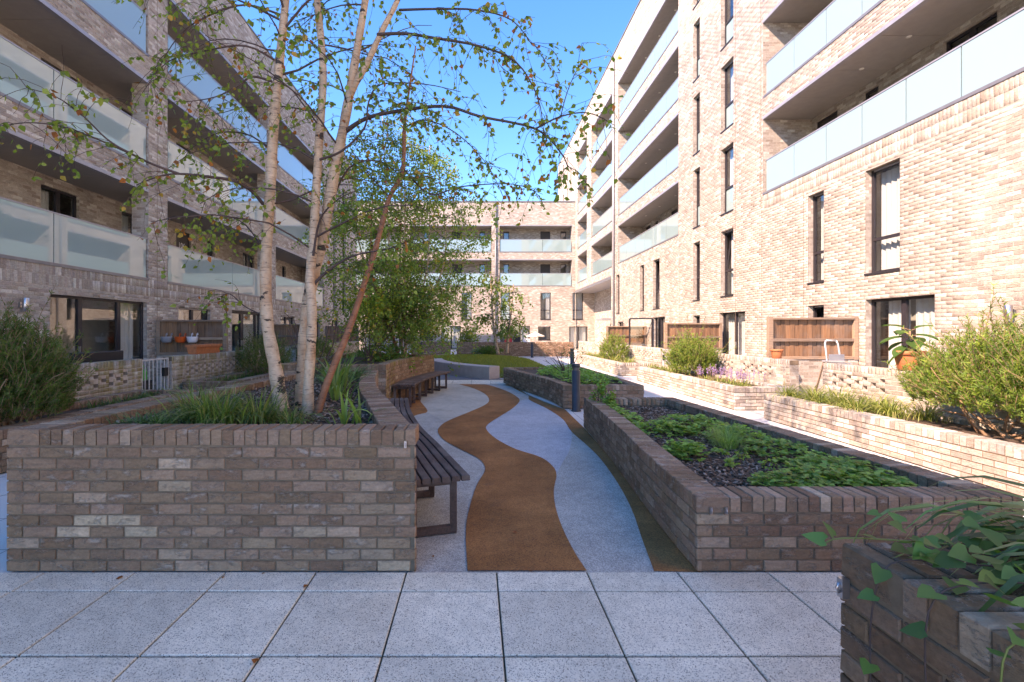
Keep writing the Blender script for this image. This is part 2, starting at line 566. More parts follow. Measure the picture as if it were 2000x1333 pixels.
def ground_mat():
    m, t, b = mat_new('ground_paving')
    p = wpos(t)
    sp = t.nodes.new('ShaderNodeSeparateXYZ'); t.links.new(p, sp.inputs[0])
    fx = math_(t, 'FRACT', math_(t, 'DIVIDE', math_(t, 'ADD', sp.outputs[0], 60 - .136), .6))
    fy = math_(t, 'FRACT', math_(t, 'DIVIDE', math_(t, 'ADD', sp.outputs[1], 59 - 2.96), .59))
    j = math_(t, 'MAXIMUM', math_(t, 'LESS_THAN', fx, .012), math_(t, 'LESS_THAN', fy, .012))
    n = noise(t, 160, 3, p)
    c = ramp(t, n, [(.3, (.58, .555, .52)), (.7, (.72, .69, .65))])
    c = mixc(t, 1, c, ramp(t, noise(t, .9, 4, p), [(.3, (.85, .85, .85)), (.7, (1.08, 1.08, 1.08))]), 'MULTIPLY')
    c = mixc(t, j, c, (.10, .095, .085))
    t.links.new(c, b.inputs['Base Color'])
    b.inputs['Roughness'].default_value = .9
    return m
M['ground'] = ground_mat()

# ------------------------------------------------------------------ ground and paving
g = MB().add([(-150, -60, -.014), (150, -60, -.014), (150, 300, -.014), (-150, 300, -.014)], [(0, 1, 2, 3)]).build('ground', M['ground'])
tag(g, kind='structure')

paving = MB().add([(-4.7, -1, -.0115), (4.1, -1, -.0115), (4.1, 3.2, -.0115), (-4.7, 3.2, -.0115)], [(0, 1, 2, 3)]).build('paving', M['joint'])
tag(paving, kind='structure')
def slab_mesh(w, d):
    mb = MB(); e = .004
    w2, d2 = w / 2, d / 2
    P = [(-w2, -d2, -.012), (w2, -d2, -.012), (w2, d2, -.012), (-w2, d2, -.012), (-w2, -d2, -e), (w2, -d2, -e), (w2, d2, -e), (-w2, d2, -e),
         (-w2 + e, -d2 + e, 0), (w2 - e, -d2 + e, 0), (w2 - e, d2 - e, 0), (-w2 + e, d2 - e, 0)]
    F = [(8, 9, 10, 11)]
    for i in range(4):
        j = (i + 1) % 4
        F += [(i, j, 4 + j, 4 + i), (4 + i, 4 + j, 8 + j, 8 + i)]
    mb.add(P, F)
    me = bpy.data.meshes.new('paving_slab'); me.from_pydata(mb.v, [], mb.f); me.materials.append(M['slab'])
    return me
full, part_ = slab_mesh(.590, .574), slab_mesh(.590, .226)
yr = [(3.2, 2.96)] + [(2.96 - .59 * i, 2.96 - .59 * (i + 1)) for i in range(6)]
for r, (ya, yb) in enumerate(yr):
    for i in range(-8, 7):
        xc = .136 + .6 * i + .3
        o = link('slab', part_ if r == 0 else full, paving)
        o.location = (xc, (ya + yb) / 2, random.uniform(-.001, .001))
        o.rotation_euler = (random.uniform(-.001, .001), random.uniform(-.001, .001), random.uniform(-.002, .002))

# ------------------------------------------------------------------ winding path between the planters
def gp(px, py):
    Z = CAMZ * FPX / (py - VY)
    return ((px - VX) * Z / FPX, Z)
def z4(pts):     # enlargement of the path: 2.962 x, origin 680,680
    return [gp(680 + x / 2.962, 680 + y / 2.962) for x, y in pts]
def smooth_line(pts, n=6):
    P = [Vector((x, y, 0)) for x, y in pts]
    out = []
    for i in range(len(P) - 1):
        p0, p1, p2, p3 = P[max(i - 1, 0)], P[i], P[i + 1], P[min(i + 2, len(P) - 1)]
        for k in range(n):
            s = k / n
            q = .5 * ((2 * p1) + (p2 - p0) * s + (2 * p0 - 5 * p1 + 4 * p2 - p3) * s * s + (3 * p1 - p0 - 3 * p2 + p3) * s ** 3)
            out.append((q.x, q.y))
    out.append((P[-1].x, P[-1].y))
    return out
def sheet(name, poly, z, mat, parent=None):
    bm = bmesh.new()
    f = bm.faces.new([bm.verts.new((x, y, z)) for x, y in poly])
    bmesh.ops.triangulate(bm, faces=[f])
    bmesh.ops.recalc_face_normals(bm, faces=bm.faces)
    for f in bm.faces:
        if f.normal.z < 0: f.normal_flip()
    me = bpy.data.meshes.new(name); bm.to_mesh(me); bm.free()
    o = link(name, me, None, mat)
    if parent: adopt(o, parent)
    return o

path = sheet('path', [(-.45, 3.205), (1.52, 3.205), (1.62, 4.6), (1.75, 7), (1.85, 9.9), (1.2, 13), (.95, 14.7), (-1.3, 14.7), (-1.9, 12.5), (-2.05, 9.5), (-1.75, 7.5), (-1.2, 5.4)], -.008, M['resin_grey'])
tag(path, kind='structure')
bl = smooth_line(z4([(690, 1287), (680, 1080), (695, 950), (740, 800), (790, 710), (780, 665), (740, 630), (640, 580), (560, 535), (520, 490), (530, 455), (580, 420), (700, 370), (790, 330), (815, 300), (790, 265), (720, 232), (640, 210)]))
br = smooth_line(z4([(1380, 1287), (1310, 1180), (1240, 1040), (1200, 920), (1190, 820), (1205, 730), (1180, 680), (1110, 630), (960, 580), (850, 520), (800, 470), (810, 440), (870, 400), (950, 350), (990, 310), (980, 285), (920, 250), (840, 222), (790, 210)]))
sheet('brown_band', bl + br[::-1], 0, M['resin_brown'], path)
edge = smooth_line(z4([(1770, 1287), (1700, 1100), (1640, 930), (1560, 780), (1460, 640), (1380, 560), (1290, 480), (1240, 410), (1150, 350), (1050, 300), (1040, 270), (980, 235), (900, 212)]))
plan_r = [(1.50, 3.205), (1.54, 3.9), (1.62, 5), (1.72, 6.4), (1.80, 8.0), (1.83, 9.9), (1.55, 11), (1.2, 12.7), (.93, 14.6)]
sheet('brown_edge_band', edge + plan_r[::-1], -.004, M['resin_brown'], path)
blue = smooth_line(z4([(1205, 730), (1180, 680), (1110, 630), (960, 580), (850, 520), (800, 470), (810, 440), (870, 400), (950, 350), (1000, 305), (1050, 300), (1150, 350), (1240, 410), (1290, 480), (1283, 580), (1240, 660)]), 4)
sheet('blue_patch', blue, -.0045, M['resin_blue'], path)
pale = smooth_line(z4([(545, 205), (640, 212), (720, 232), (790, 265), (815, 300), (790, 330), (700, 370), (580, 418), (500, 395), (440, 350), (405, 280)]), 4)
sheet('pale_patch', pale, -.0042, M['resin_pale'], path)
brown2 = smooth_line(z4([(330, 300), (405, 270), (420, 310), (460, 365), (400, 385), (340, 410)]), 3)
sheet('brown_patch', brown2, -.0038, M['resin_brown'], path)

# cross strip of pale slabs and the dark paving behind it
strip = MB().add([(-1.6, 14.7, -.012), (1.0, 14.7, -.012), (1.0, 16.1, -.012), (-1.6, 16.1, -.012)], [(0, 1, 2, 3)]).build('slab_strip', M['soil'])
tag(strip, kind='structure')
for i in range(4):
    x0 = -1.35 + i * .6
    o = link('slab', full, strip); o.location = (x0 + .3, 15.0, 0)
    o = link('slab', full, strip); o.location = (x0 + .3, 15.6, 0)
sp_ = sheet('dark_paving', [(-3.2, 16.1), (1.0, 15.95), (.35, 17.5), (-1.6, 21.5), (-3.2, 21.5)], -.004, M['pave_dark'])
tag(sp_, kind='structure')

# lawn: a low mound
def lawn():
    nx, ny = 40, 40
    V, F = [], []
    for j in range(ny + 1):
        for i in range(nx + 1):
            a, b = i / nx, j / ny
            y = 16.6 + 13.2 * b
            xl = max(-2.2 + .0 * b, .9 - (y - 16.6) * .72) if y < 21 else -2.3 - (y - 21) * .05
            xr = 3.4 - .02 * y + (.0 if y < 26 else -(y - 26) * .35)
            x = xl + (xr - xl) * a
            h = .30 * math.sin(math.pi * min(1, max(0, a))) ** .5 * math.sin(math.pi * (.12 + .8 * b)) ** .8
            V.append((x, y, h + .02))
            if i < nx and j < ny:
                k = j * (nx + 1) + i
                F.append((k, k + 1, k + nx + 2, k + nx + 1))
    mb = MB(); mb.add(V, F, True)
    return mb.build('lawn', M['lawn']), V
lawn_o, LV = lawn()
tag(lawn_o, kind='structure')
LVa = np.array(LV)

# ------------------------------------------------------------------ bricks
def brick_rows(u0, u1, v0, v1, holes=(), course=.075, lat0=0.0, bh=None, phase=0):
    out = []
    bh = bh or course - .010
    n = int(round((v1 - v0) / course))
    for i in range(n):
        va = v0 + i * course; vb = va + bh
        if vb > v1 + .02: break
        iv = [(u0, u1)]
        for (ha, hb, za, zb) in holes:
            if za < vb - .012 and zb > va + .012:
                nw = []
                for a, b in iv:
                    if hb <= a or ha >= b: nw.append((a, b)); continue
                    if ha > a: nw.append((a, ha))
                    if hb < b: nw.append((hb, b))
                iv = nw
        row = int(math.floor(va / course + .5)) + phase
        off = lat0 - .1125 * (row % 2)
        for a, b in iv:
            k = math.floor((a - off) / .225)
            while off + k * .225 < b:
                x0 = off + k * .225; x1 = x0 + .215
                x0, x1 = max(x0, a), min(x1, b)
                if x1 - x0 > .03: out.append((x0, x1, va, vb))
                k += 1
    return out

def soldier_rows(u0, u1, v0, rows, holes=()):
    out = []
    for r in range(rows):
        va = v0 + r * .225; vb = va + .215
        k = math.ceil(u0 / .075)
        while k * .075 + .065 < u1:
            x = k * .075
            if not any(ha < x + .05 and hb > x + .015 and za < vb - .02 and zb > va + .02 for ha, hb, za, zb in holes):
                out.append((x, x + .065, va, vb))
            k += 1
    return out

def bricks_mesh(name, rects, mp, cols, proud=.0, ins=.0035, back=.012):
    """rects (N,4) in wall coordinates; mp(u, v, d) -> (n,3) world"""
    R = np.array(rects, float)
    N = len(R)
    jd = rng.normal(0, .0012, (N, 4)) + rng.normal(0, .0012, (N, 1)) + proud
    u0, u1, v0, v1 = R.T
    cu = [u0, u1, u1, u0]; cv = [v0, v0, v1, v1]
    su = [1, -1, -1, 1]; sv = [1, 1, -1, -1]
    P = []
    for k in range(4): P.append(mp(cu[k], cv[k], np.full(N, -back)))
    for k in range(4): P.append(mp(cu[k], cv[k], jd[:, k] - .005))
    for k in range(4): P.append(mp(cu[k] + su[k] * ins, cv[k] + sv[k] * ins, jd[:, k]))
    V = np.stack(P, 1).reshape(-1, 3)
    q = [(8, 9, 10, 11)]
    for i in range(4):
        j = (i + 1) % 4
        q += [(i, j, 4 + j, 4 + i), (4 + i, 4 + j, 8 + j, 8 + i)]
    q = np.array(q)
    # face orientation: outward
    a, b, c = V[8], V[9], V[10]
    nrm = np.cross(b - a, c - a)
    out = mp(R[:1, 0], R[:1, 2], np.ones(1)) - mp(R[:1, 0], R[:1, 2], np.zeros(1))
    if nrm @ out[0] < 0: q = q[:, ::-1]
    F = (q[None] + (np.arange(N) * 12)[:, None, None]).reshape(-1, 4)
    return np_mesh(name, V, F, np.repeat(cols, 9, axis=0))

def brick_variant(w, h, d, seed):
    """a single brick, front on local -y, uneven front face"""
    r = random.Random(seed)
    nx, nz, e = 5, 2, .004
    V, F = [], []
    for j in range(nz + 1):
        for i in range(nx + 1):
            x = -w / 2 + e + (w - 2 * e) * i / nx + (r.uniform(-.003, .003) if 0 < i < nx else 0)
            z = -h / 2 + e + (h - 2 * e) * j / nz
            V.append((x, r.gauss(0, .0012), z))
    for j in range(nz):
        for i in range(nx):
            k = j * (nx + 1) + i
            F.append((k, k + 1, k + nx + 2, k + nx + 1))
    b = len(V)
    for y in (.005, d):
        for x, z in ((-w / 2, -h / 2), (w / 2, -h / 2), (w / 2, h / 2), (-w / 2, h / 2)):
            V.append((x + r.uniform(-.0012, .0012), y, z + r.uniform(-.001, .001)))
    row = lambda j: [j * (nx + 1) + i for i in range(nx + 1)]
    bot, top = row(0), row(nz)
    lef = [j * (nx + 1) for j in range(nz + 1)]; rig = [j * (nx + 1) + nx for j in range(nz + 1)]
    F.append(tuple([b, b + 1] + bot[::-1])); F.append(tuple([b + 2, b + 3] + top))
    F.append(tuple([b + 3, b] + lef)); F.append(tuple([b + 1, b + 2] + rig[::-1]))
    for i in range(4):
        j = (i + 1) % 4
        F.append((b + i, b + 4 + i, b + 4 + j, b + j))
    me = bpy.data.meshes.new('brick'); me.from_pydata(V, [], F); me.update()
    return me

def rowlock_variant(w, d, h, seed):
    """brick on edge: base at z 0, outer face at y 0, going back d"""
    r = random.Random(seed)
    e = .006
    j = lambda: r.uniform(-.0018, .0018)
    V = []
    for z, k in ((0, 0), (h - e, 0), (h, e)):
        for x, y in ((-w / 2 + k, k), (w / 2 - k, k), (w / 2 - k, d - k), (-w / 2 + k, d - k)):
            V.append((x + j(), y + j(), z + j() * .7))
    F = [(8, 9, 10, 11), (3, 2, 1, 0)]
    for a in (0, 4):
        for i in range(4):
            n = (i + 1) % 4
            F.append((a + i, a + n, a + 4 + n, a + 4 + i))
    me = bpy.data.meshes.new('rowlock_brick'); me.from_pydata(V, [], F); me.update()
    return me

VAR = {}
def variant(kind, mat, *size):
    key = (kind, mat.name) + tuple(round(s, 3) for s in size)
    if key not in VAR:
        fn = brick_variant if kind == 'b' else rowlock_variant
        L = []
        for s in range(8):
            me = fn(*size, s * 31 + len(VAR)); me.materials.append(mat); L.append(me)
        VAR[key] = L
    return random.choice(VAR[key])

def wall_frame(mp, u, v):
    p = mp(np.array([u]), np.array([v]), np.zeros(1))[0]
    n = mp(np.array([u]), np.array([v]), np.ones(1))[0] - p
    n[2] = 0; n /= np.linalg.norm(n)
    return Vector(p), Vector(n)

def place_brick(mp, rect, col, parent, mat, w0=.215, d=.03, name='brick'):
    ua, ub, va, vb = rect
    p, n = wall_frame(mp, (ua + ub) / 2, (va + vb) / 2)
    y = -n; z = Vector((0, 0, 1)); x = y.cross(z)
    w, h = ub - ua, vb - va
    wn = .215 if w > .16 else (.1025 if w > .08 else .065)
    hn = .065 if h < .12 else .215
    me = variant('b', mat, wn, hn, d)
    o = link(name, me)
    R = Matrix((x, y, z)).transposed().to_4x4()
    t = random.gauss(0, .004)
    o.matrix_basis = Matrix.Translation(p - y * random.gauss(.0005, .001)) @ R @ Matrix.Rotation(t, 4, 'Z') @ Matrix.Diagonal((w / wn, 1, h / hn, 1))
    o.color = (*col, 1)
    adopt(o, parent)
    return o

def screen_size(mp, rects):
    R = np.array(rects)
    u, v = (R[:, 0] + R[:, 1]) / 2, (R[:, 2] + R[:, 3]) / 2
    P = mp(u, v, np.zeros(len(R)))
    D = mp(u, v, np.ones(len(R))) - P
    L = np.linalg.norm(P - np.array([0, 0, CAMZ]), axis=1)
    px = VX + P[:, 0] / np.maximum(P[:, 1], .3) * FPX
    py = VY - (P[:, 2] - CAMZ) / np.maximum(P[:, 1], .3) * FPX
    inside = (px > -20) & (px < 2020) & (py > -20) & (py < 1353) & (P[:, 1] > .3)
    cosv = np.einsum('ij,ij->i', D, np.array([0, 0, CAMZ]) - P) / L
    return np.where(inside & (cosv > .02), np.maximum(cosv, 0) * (R[:, 1] - R[:, 0]) * (R[:, 3] - R[:, 2]) / L ** 2, 0)

def lay_bricks(rects, mp, parent, mat_o, mat_s, pal, budget, name='brick', thr=0.0):
    """the bricks that show largest become objects (up to budget), the rest one joined part"""
    if not rects: return 0
    cols = pal_pick(pal, len(rects))
    s = screen_size(mp, rects)
    order = np.argsort(-s)
    pick = [i for i in order[:budget] if s[i] > thr]
    for i in pick: place_brick(mp, rects[i], cols[i], parent, mat_o, name=name)
    rest = np.setdiff1d(np.arange(len(rects)), pick)
    if len(rest):
        me = bricks_mesh('brickwork', [rects[i] for i in rest], mp, cols[rest])
        o = link('brickwork', me, None, mat_s); adopt(o, parent); tag(o, kind='stuff')
    return len(pick)

# ------------------------------------------------------------------ chains (plan lines of planter walls)
class Chain:
    def __init__(s, pts):
        s.p = np.array(pts, float)
        d = np.linalg.norm(np.diff(s.p, axis=0), axis=1)
        s.s = np.concatenate([[0], np.cumsum(d)])
        s.L = s.s[-1]
        t = np.gradient(s.p, s.s, axis=0) if len(s.p) > 2 else np.repeat((s.p[1:] - s.p[:-1]), 2, axis=0)
        t /= np.linalg.norm(t, axis=1, keepdims=True)
        s.t = t
    def pos(s, u):
        return np.stack([np.interp(u, s.s, s.p[:, 0]), np.interp(u, s.s, s.p[:, 1])], -1)
    def tan(s, u):
        t = np.stack([np.interp(u, s.s, s.t[:, 0]), np.interp(u, s.s, s.t[:, 1])], -1)
        return t / np.linalg.norm(t, axis=-1, keepdims=True)
    def mp(s, u, v, d):
        p = s.pos(u); t = s.tan(u)
        n = np.stack([t[..., 1], -t[..., 0]], -1)
        q = p + n * np.asarray(d)[..., None]
        return np.concatenate([q, np.asarray(v)[..., None]], -1)

def offset_poly(poly, t):
    P = np.array(poly, float); n = len(P)
    out = []
    for i in range(n):
        a, b, c = P[i - 1], P[i], P[(i + 1) % n]
        d1 = (b - a) / np.linalg.norm(b - a); d2 = (c - b) / np.linalg.norm(c - b)
        n1 = np.array([-d1[1], d1[0]]); n2 = np.array([-d2[1], d2[0]])
        m = n1 + n2
        m = m / max(np.dot(m, m), .3) * 2
        out.append(tuple(b + m * t))
    return out

def ring(mb, outer, inner, z0, z1):
    n = len(outer)
    P = [(x, y, z0) for x, y in outer] + [(x, y, z1) for x, y in outer] + [(x, y, z1) for x, y in inner] + [(x, y, z0) for x, y in inner]
    F = []
    for i in range(n):
        j = (i + 1) % n
        F += [(i, j, n + j, n + i), (n + i, n + j, 2 * n + j, 2 * n + i), (2 * n + i, 2 * n + j, 3 * n + j, 3 * n + i)]
    mb.add(P, F)

def planter(label, chains, h, soil_z, laid, t=.215, budget=300, pal=PAL_P, stain=False, group='raised brick planters', name='planter', loc=None, courses=None):
    """chains run anticlockwise; laid = indices of the chains whose outer face is built brick by brick"""
    root = empty(name, loc or (chains[0][0][0], chains[0][0][1], 0), label, 'planter', group)
    outer = [p for c in chains for p in c[:-1]]
    rl = .102
    mb = MB()
    ring(mb, offset_poly(outer, .008), offset_poly(outer, t - .008), 0, h - .009)
    mb.build('wall_core', M['mortar'], root)
    inner = offset_poly(outer, t - .009)
    sheet('soil', inner, soil_z, M['soil'], root)
    nc = courses or max(1, int(round((h - rl - .01) / .0757)))
    ch = (h - rl - .01) / nc
    rects_all = []
    ms = M['brick_ps'] if stain else M['brick_p']
    for ci, c in enumerate(chains):
        k = Chain(c)
        # brick-on-edge top course
        u = t + .004 if ci or True else 0
        n = max(1, int(round((k.L - u) / .075)))
        st = (k.L - u) / n
        for i in range(n):
            uc = u + st * (i + .5)
            p, nn = wall_frame(k.mp, uc, 0)
            col = pal_pick(pal, 1)[0]
            rects_all.append(('r', k, (uc - st / 2 + .005, uc + st / 2 - .005, h - rl, h), col))
        if ci in laid:
            for i, row in enumerate(range(nc)):
                va = row * ch + .004
                off = -.1125 * (row % 2)
                kk = 0
                while off + kk * .225 < k.L:
                    a = max(0, off + kk * .225); b = min(k.L, off + kk * .225 + .215)
                    if b - a > .03:
                        rects_all.append(('b', k, (a, b, va, va + ch - .010), pal_pick(pal, 1)[0]))
                    kk += 1
    sizes = np.zeros(len(rects_all))
    for i, (kind, k, r, col) in enumerate(rects_all):
        sizes[i] = screen_size(k.mp, [r])[0] + (1e-6 if kind == 'r' else 0) * (1 / max(.5, k.mp(np.array([r[0]]), np.array([0.]), np.zeros(1))[0][1]) ** 2)
        if kind == 'r':
            P = k.mp(np.array([r[0]]), np.array([h]), np.zeros(1))[0]
            D = P - np.array([0, 0, CAMZ]); L = np.linalg.norm(D)
            if P[1] > .8: sizes[i] += .065 * t * (-D[2]) / L ** 3
    order = list(np.argsort(-sizes))
    pick = set(i for i in order[:budget] if sizes[i] > 2.4e-5)
    rv, rf, rc = [], [], []
    byk = {}
    for i, (kind, k, r, col) in enumerate(rects_all):
        if i in pick:
            if kind == 'b':
                place_brick(k.mp, r, col, root, M['brick_po'])
            else:
                p, n = wall_frame(k.mp, (r[0] + r[1]) / 2, h - rl)
                y = -n; z = Vector((0, 0, 1)); x = y.cross(z)
                me = variant('r', M['brick_po'], .065, t, rl)
                o = link('rowlock_brick', me)
                o.matrix_basis = Matrix.Translation(p + Vector((0, 0, random.gauss(0, .001)))) @ Matrix((x, y, z)).transposed().to_4x4() @ Matrix.Rotation(random.gauss(0, .008), 4, 'Z') @ Matrix.Diagonal(((r[1] - r[0]) / .065, 1, 1, 1))
                o.color = (*col, 1)
                adopt(o, root)
        elif kind == 'b':
            byk.setdefault(id(k), (k, [], []))
            byk[id(k)][1].append(r); byk[id(k)][2].append(col)
        else:
            p, n = wall_frame(k.mp, (r[0] + r[1]) / 2, h - rl)
            y = -n; x = y.cross(Vector((0, 0, 1)))
            w = (r[1] - r[0]) / 2
            b = len(rv)
            for zz, e in ((0, 0), (rl - .006, 0), (rl, .006)):
                for sx, yy in ((-1, e), (1, e), (1, t - e), (-1, t - e)):
                    rv.append(tuple(p + x * sx * (w - e) + y * yy + Vector((0, 0, zz))))
            rf.append((b + 8, b + 9, b + 10, b + 11)); rc.append(col)
            for a in (0, 4):
                for q in range(4):
                    j = (q + 1) % 4
                    rf.append((b + a + q, b + a + j, b + a + 4 + j, b + a + 4 + q)); rc.append(col)
    for k, rs, cs in byk.values():
        o = link('brickwork', bricks_mesh('brickwork', rs, k.mp, np.array(cs)), None, ms)
        adopt(o, root); tag(o, kind='stuff')
    if rv:
        o = link('rowlock_course', np_mesh('rowlock_course', np.array(rv), np.array(rf), np.array(rc)), None, ms)
        adopt(o, root); tag(o, kind='stuff')
    return root, inner

# ------------------------------------------------------------------ facades
class Facade:
    """wall plane with openings. O origin, U horizontal direction, N outward normal; coordinates u (world x or y), z, d outward"""
    def __init__(s, axis, c, sign):
        s.axis, s.c, s.sign = axis, c, sign      # axis 'x': plane x = c with normal sign*x and u = y; axis 'y': plane y = c, u = x
        s.holes = []
    def pt(s, u, z, d):
        return (s.c + s.sign * d, u, z) if s.axis == 'x' else (u, s.c + s.sign * d, z)
    def mp(s, u, v, d):
        u, v, d = np.broadcast_arrays(np.asarray(u, float), np.asarray(v, float), np.asarray(d, float))
        k = s.c + s.sign * d
        return np.stack([k, u, v], -1) if s.axis == 'x' else np.stack([u, k, v], -1)
    def box(s, mb, u0, u1, z0, z1, d0, d1):
        P = [s.pt(u, z, d) for d in (d0, d1) for u, z in ((u0, z0), (u1, z0), (u1, z1), (u0, z1))]
        return mb.hexa(P)
    def quad(s, mb, u0, u1, z0, z1, d):
        return mb.add([s.pt(u0, z0, d), s.pt(u1, z0, d), s.pt(u1, z1, d), s.pt(u0, z1, d)], [(0, 1, 2, 3)])
    def hole(s, u0, u1, z0, z1, depth):
        s.holes.append((u0, u1, z0, z1, depth))
    def wall(s, u0, u1, z0, z1, parent, mat, d=-.0045, name='brick_wall'):
        us = sorted({u0, u1} | {max(u0, min(u1, h[i])) for h in s.holes for i in (0, 1)})
        zs = sorted({z0, z1} | {max(z0, min(z1, h[i])) for h in s.holes for i in (2, 3)})
        mb = MB()
        for a, b in zip(us, us[1:]):
            run = None
            for c, e in zip(zs, zs[1:]):
                mu, mz = (a + b) / 2, (c + e) / 2
                solid = not any(h[0] < mu < h[1] and h[2] < mz < h[3] for h in s.holes)
                if solid:
                    run = (run[0], e) if run else (c, e)
                if (not solid or e == zs[-1]) and run:
                    s.quad(mb, a, b, run[0], run[1], d); run = None
        for h in s.holes:
            a, b, c, e, dp = h
            if dp > 1.2: continue
            for p, q in (((a, c), (b, c)), ((b, c), (b, e)), ((b, e), (a, e)), ((a, e), (a, c))):
                mb.add([s.pt(*p, d), s.pt(*q, d), s.pt(*q, -dp), s.pt(*p, -dp)], [(0, 1, 2, 3)])
        return mb.build(name, mat, parent)

def curtain(F, parent, u0, u1, z0, z1, d, wave=.03, seed=0):
    r = random.Random(seed)
    n = max(10, int((u1 - u0) / .025))
    V, Fc = [], []
    ph = r.random() * 6
    for i in range(n + 1):
        u = u0 + (u1 - u0) * i / n
        off = wave * math.sin(u * 46 + ph) + wave * .5 * math.sin(u * 81 + ph * 2)
        V += [F.pt(u, z0, d + off), F.pt(u, z1, d + off * .6)]
        if i < n: Fc.append((2 * i, 2 * i + 2, 2 * i + 3, 2 * i + 1))
    return MB().add(V, Fc, True).build('curtain', M['curtain'], parent)

def window(F, bld, u0, u1, z0, z1, depth=.12, splits=(), vsplits=(), cur=None, sill=True, name='window', spandrel=False, handle=False, seed=0, tilt=None):
    F.hole(u0, u1, z0, z1, depth + .07)
    fw = .055
    mb = MB()
    d0, d1 = -depth - .06, -depth
    F.box(mb, u0, u0 + fw, z0, z1, d0, d1); F.box(mb, u1 - fw, u1, z0, z1, d0, d1)
    F.box(mb, u0 + fw, u1 - fw, z1 - fw, z1, d0, d1); F.box(mb, u0 + fw, u1 - fw, z0, z0 + fw, d0, d1)
    us = [u0] + list(vsplits) + [u1]; zs = [z0] + list(splits) + [z1]
    for v in vsplits: F.box(mb, v - fw, v + fw, z0 + fw, z1 - fw, d0, d1 + .004)
    for v in splits:
        for a, b in zip(us, us[1:]):
            F.box(mb, a + fw, b - fw, v - fw * .6, v + fw * .6, d0, d1 + .003)
    w = mb.build(name, M['frame'], bld)
    for i, (a, b) in enumerate(zip(us, us[1:])):
        for j, (c, e) in enumerate(zip(zs, zs[1:])):
            m = MB()
            a2, b2, c2, e2 = a + fw * .7, b - fw * .7, c + fw * .5, e - fw * .5
            if spandrel and j == 0:
                F.box(m, a2, b2, c2, e2, d0 + .02, d0 + .03)
                m.build('spandrel_panel', M['frost'], w)
                continue
            if tilt is not None and j == len(zs) - 2 and i in tilt:   # sash tilted in at the top
                k = .17
                P = [F.pt(a2, c2, d0 + .02), F.pt(b2, c2, d0 + .02), F.pt(b2, e2, d0 - k), F.pt(a2, e2, d0 - k)]
                m.add(P, [(0, 1, 2, 3)]); m.build('pane', M['glass'], w)
                m = MB()
                for q, r_ in ((0, 1), (1, 2), (2, 3), (3, 0)): m.bar(P[q], P[r_], .045)
                m.build('sash', M['frame'], w)
                continue
            F.box(m, a2, b2, c2, e2, d0 + .02, d0 + .028)
            m.build('pane', M['glass'], w)
    if name == 'window' and sill:
        m = MB(); F.box(m, u0 + fw + .04, u1 - fw - .04, z1 - .048, z1 - .012, d1, d1 + .025); m.build('trickle_vent', M['trim'], w)
    if sill:
        m = MB(); F.box(m, u0 - .012, u1 + .012, z0 - .035, z0 + .002, -depth - .02, .025)
        m.build('sill', M['frame'], w)
    if cur:
        for k, (a, b) in enumerate(cur):
            curtain(F, w, u0 + (u1 - u0) * a, u0 + (u1 - u0) * b, z0 + .03, z1 - .05, d0 - .14, seed=seed + k)
    m = MB(); F.quad(m, u0 - .3, u1 + .3, z0 - .1, z1 + .2, d0 - 1.1)
    m.build('room_wall', M['inner'], w)
    if handle:
        m = MB(); uu = (vsplits[0] if vsplits else u1) - .04
        F.box(m, uu - .012, uu + .012, z0 + .95, z0 + 1.15, d1, d1 + .05)
        m.build('handle', M['steel'], w)
    return w

def flat_door(F, bld, u0, u1, z0, z1, label=None, number=None):
    F.hole(u0, u1, z0, z1, .12)
    mb = MB()
    F.box(mb, u0, u0 + .05, z0, z1, -.12, -.06); F.box(mb, u1 - .05, u1, z0, z1, -.12, -.06); F.box(mb, u0 + .05, u1 - .05, z1 - .05, z1, -.12, -.06)
    d = mb.build('door', M['frame'], bld)
    m = MB(); F.box(m, u0 + .05, u1 - .05, z0 + .005, z1 - .05, -.12, -.085); m.build('door_leaf', M['dark_door'], d)
    m = MB(); F.box(m, u0 + .10, u0 + .12, z0 + .95, z0 + 1.15, -.085, -.03); m.build('handle', M['steel'], d)
    if number:
        cu = bpy.data.curves.new('door_number', 'FONT'); cu.body = number; cu.size = .26; cu.extrude = .004; cu.align_x = 'CENTER'
        tmp = bpy.data.objects.new('t', cu)
        me = bpy.data.meshes.new_from_object(tmp)
        bpy.data.objects.remove(tmp)
        uc = (u0 + u1) / 2
        X = Vector(F.pt(1, 0, 0)) - Vector(F.pt(0, 0, 0)); N = Vector(F.pt(0, 0, 1)) - Vector(F.pt(0, 0, 0)); Z = Vector((0, 0, 1))
        if X.cross(Z).dot(N) < 0: X = -X
        me.transform(Matrix.Translation(F.pt(uc, z0 + 1.5, -.078)) @ Matrix((X, Z, X.cross(Z))).transposed().to_4x4())
        o = link('door_number', me, None, M['steel']); adopt(o, d)
    return d

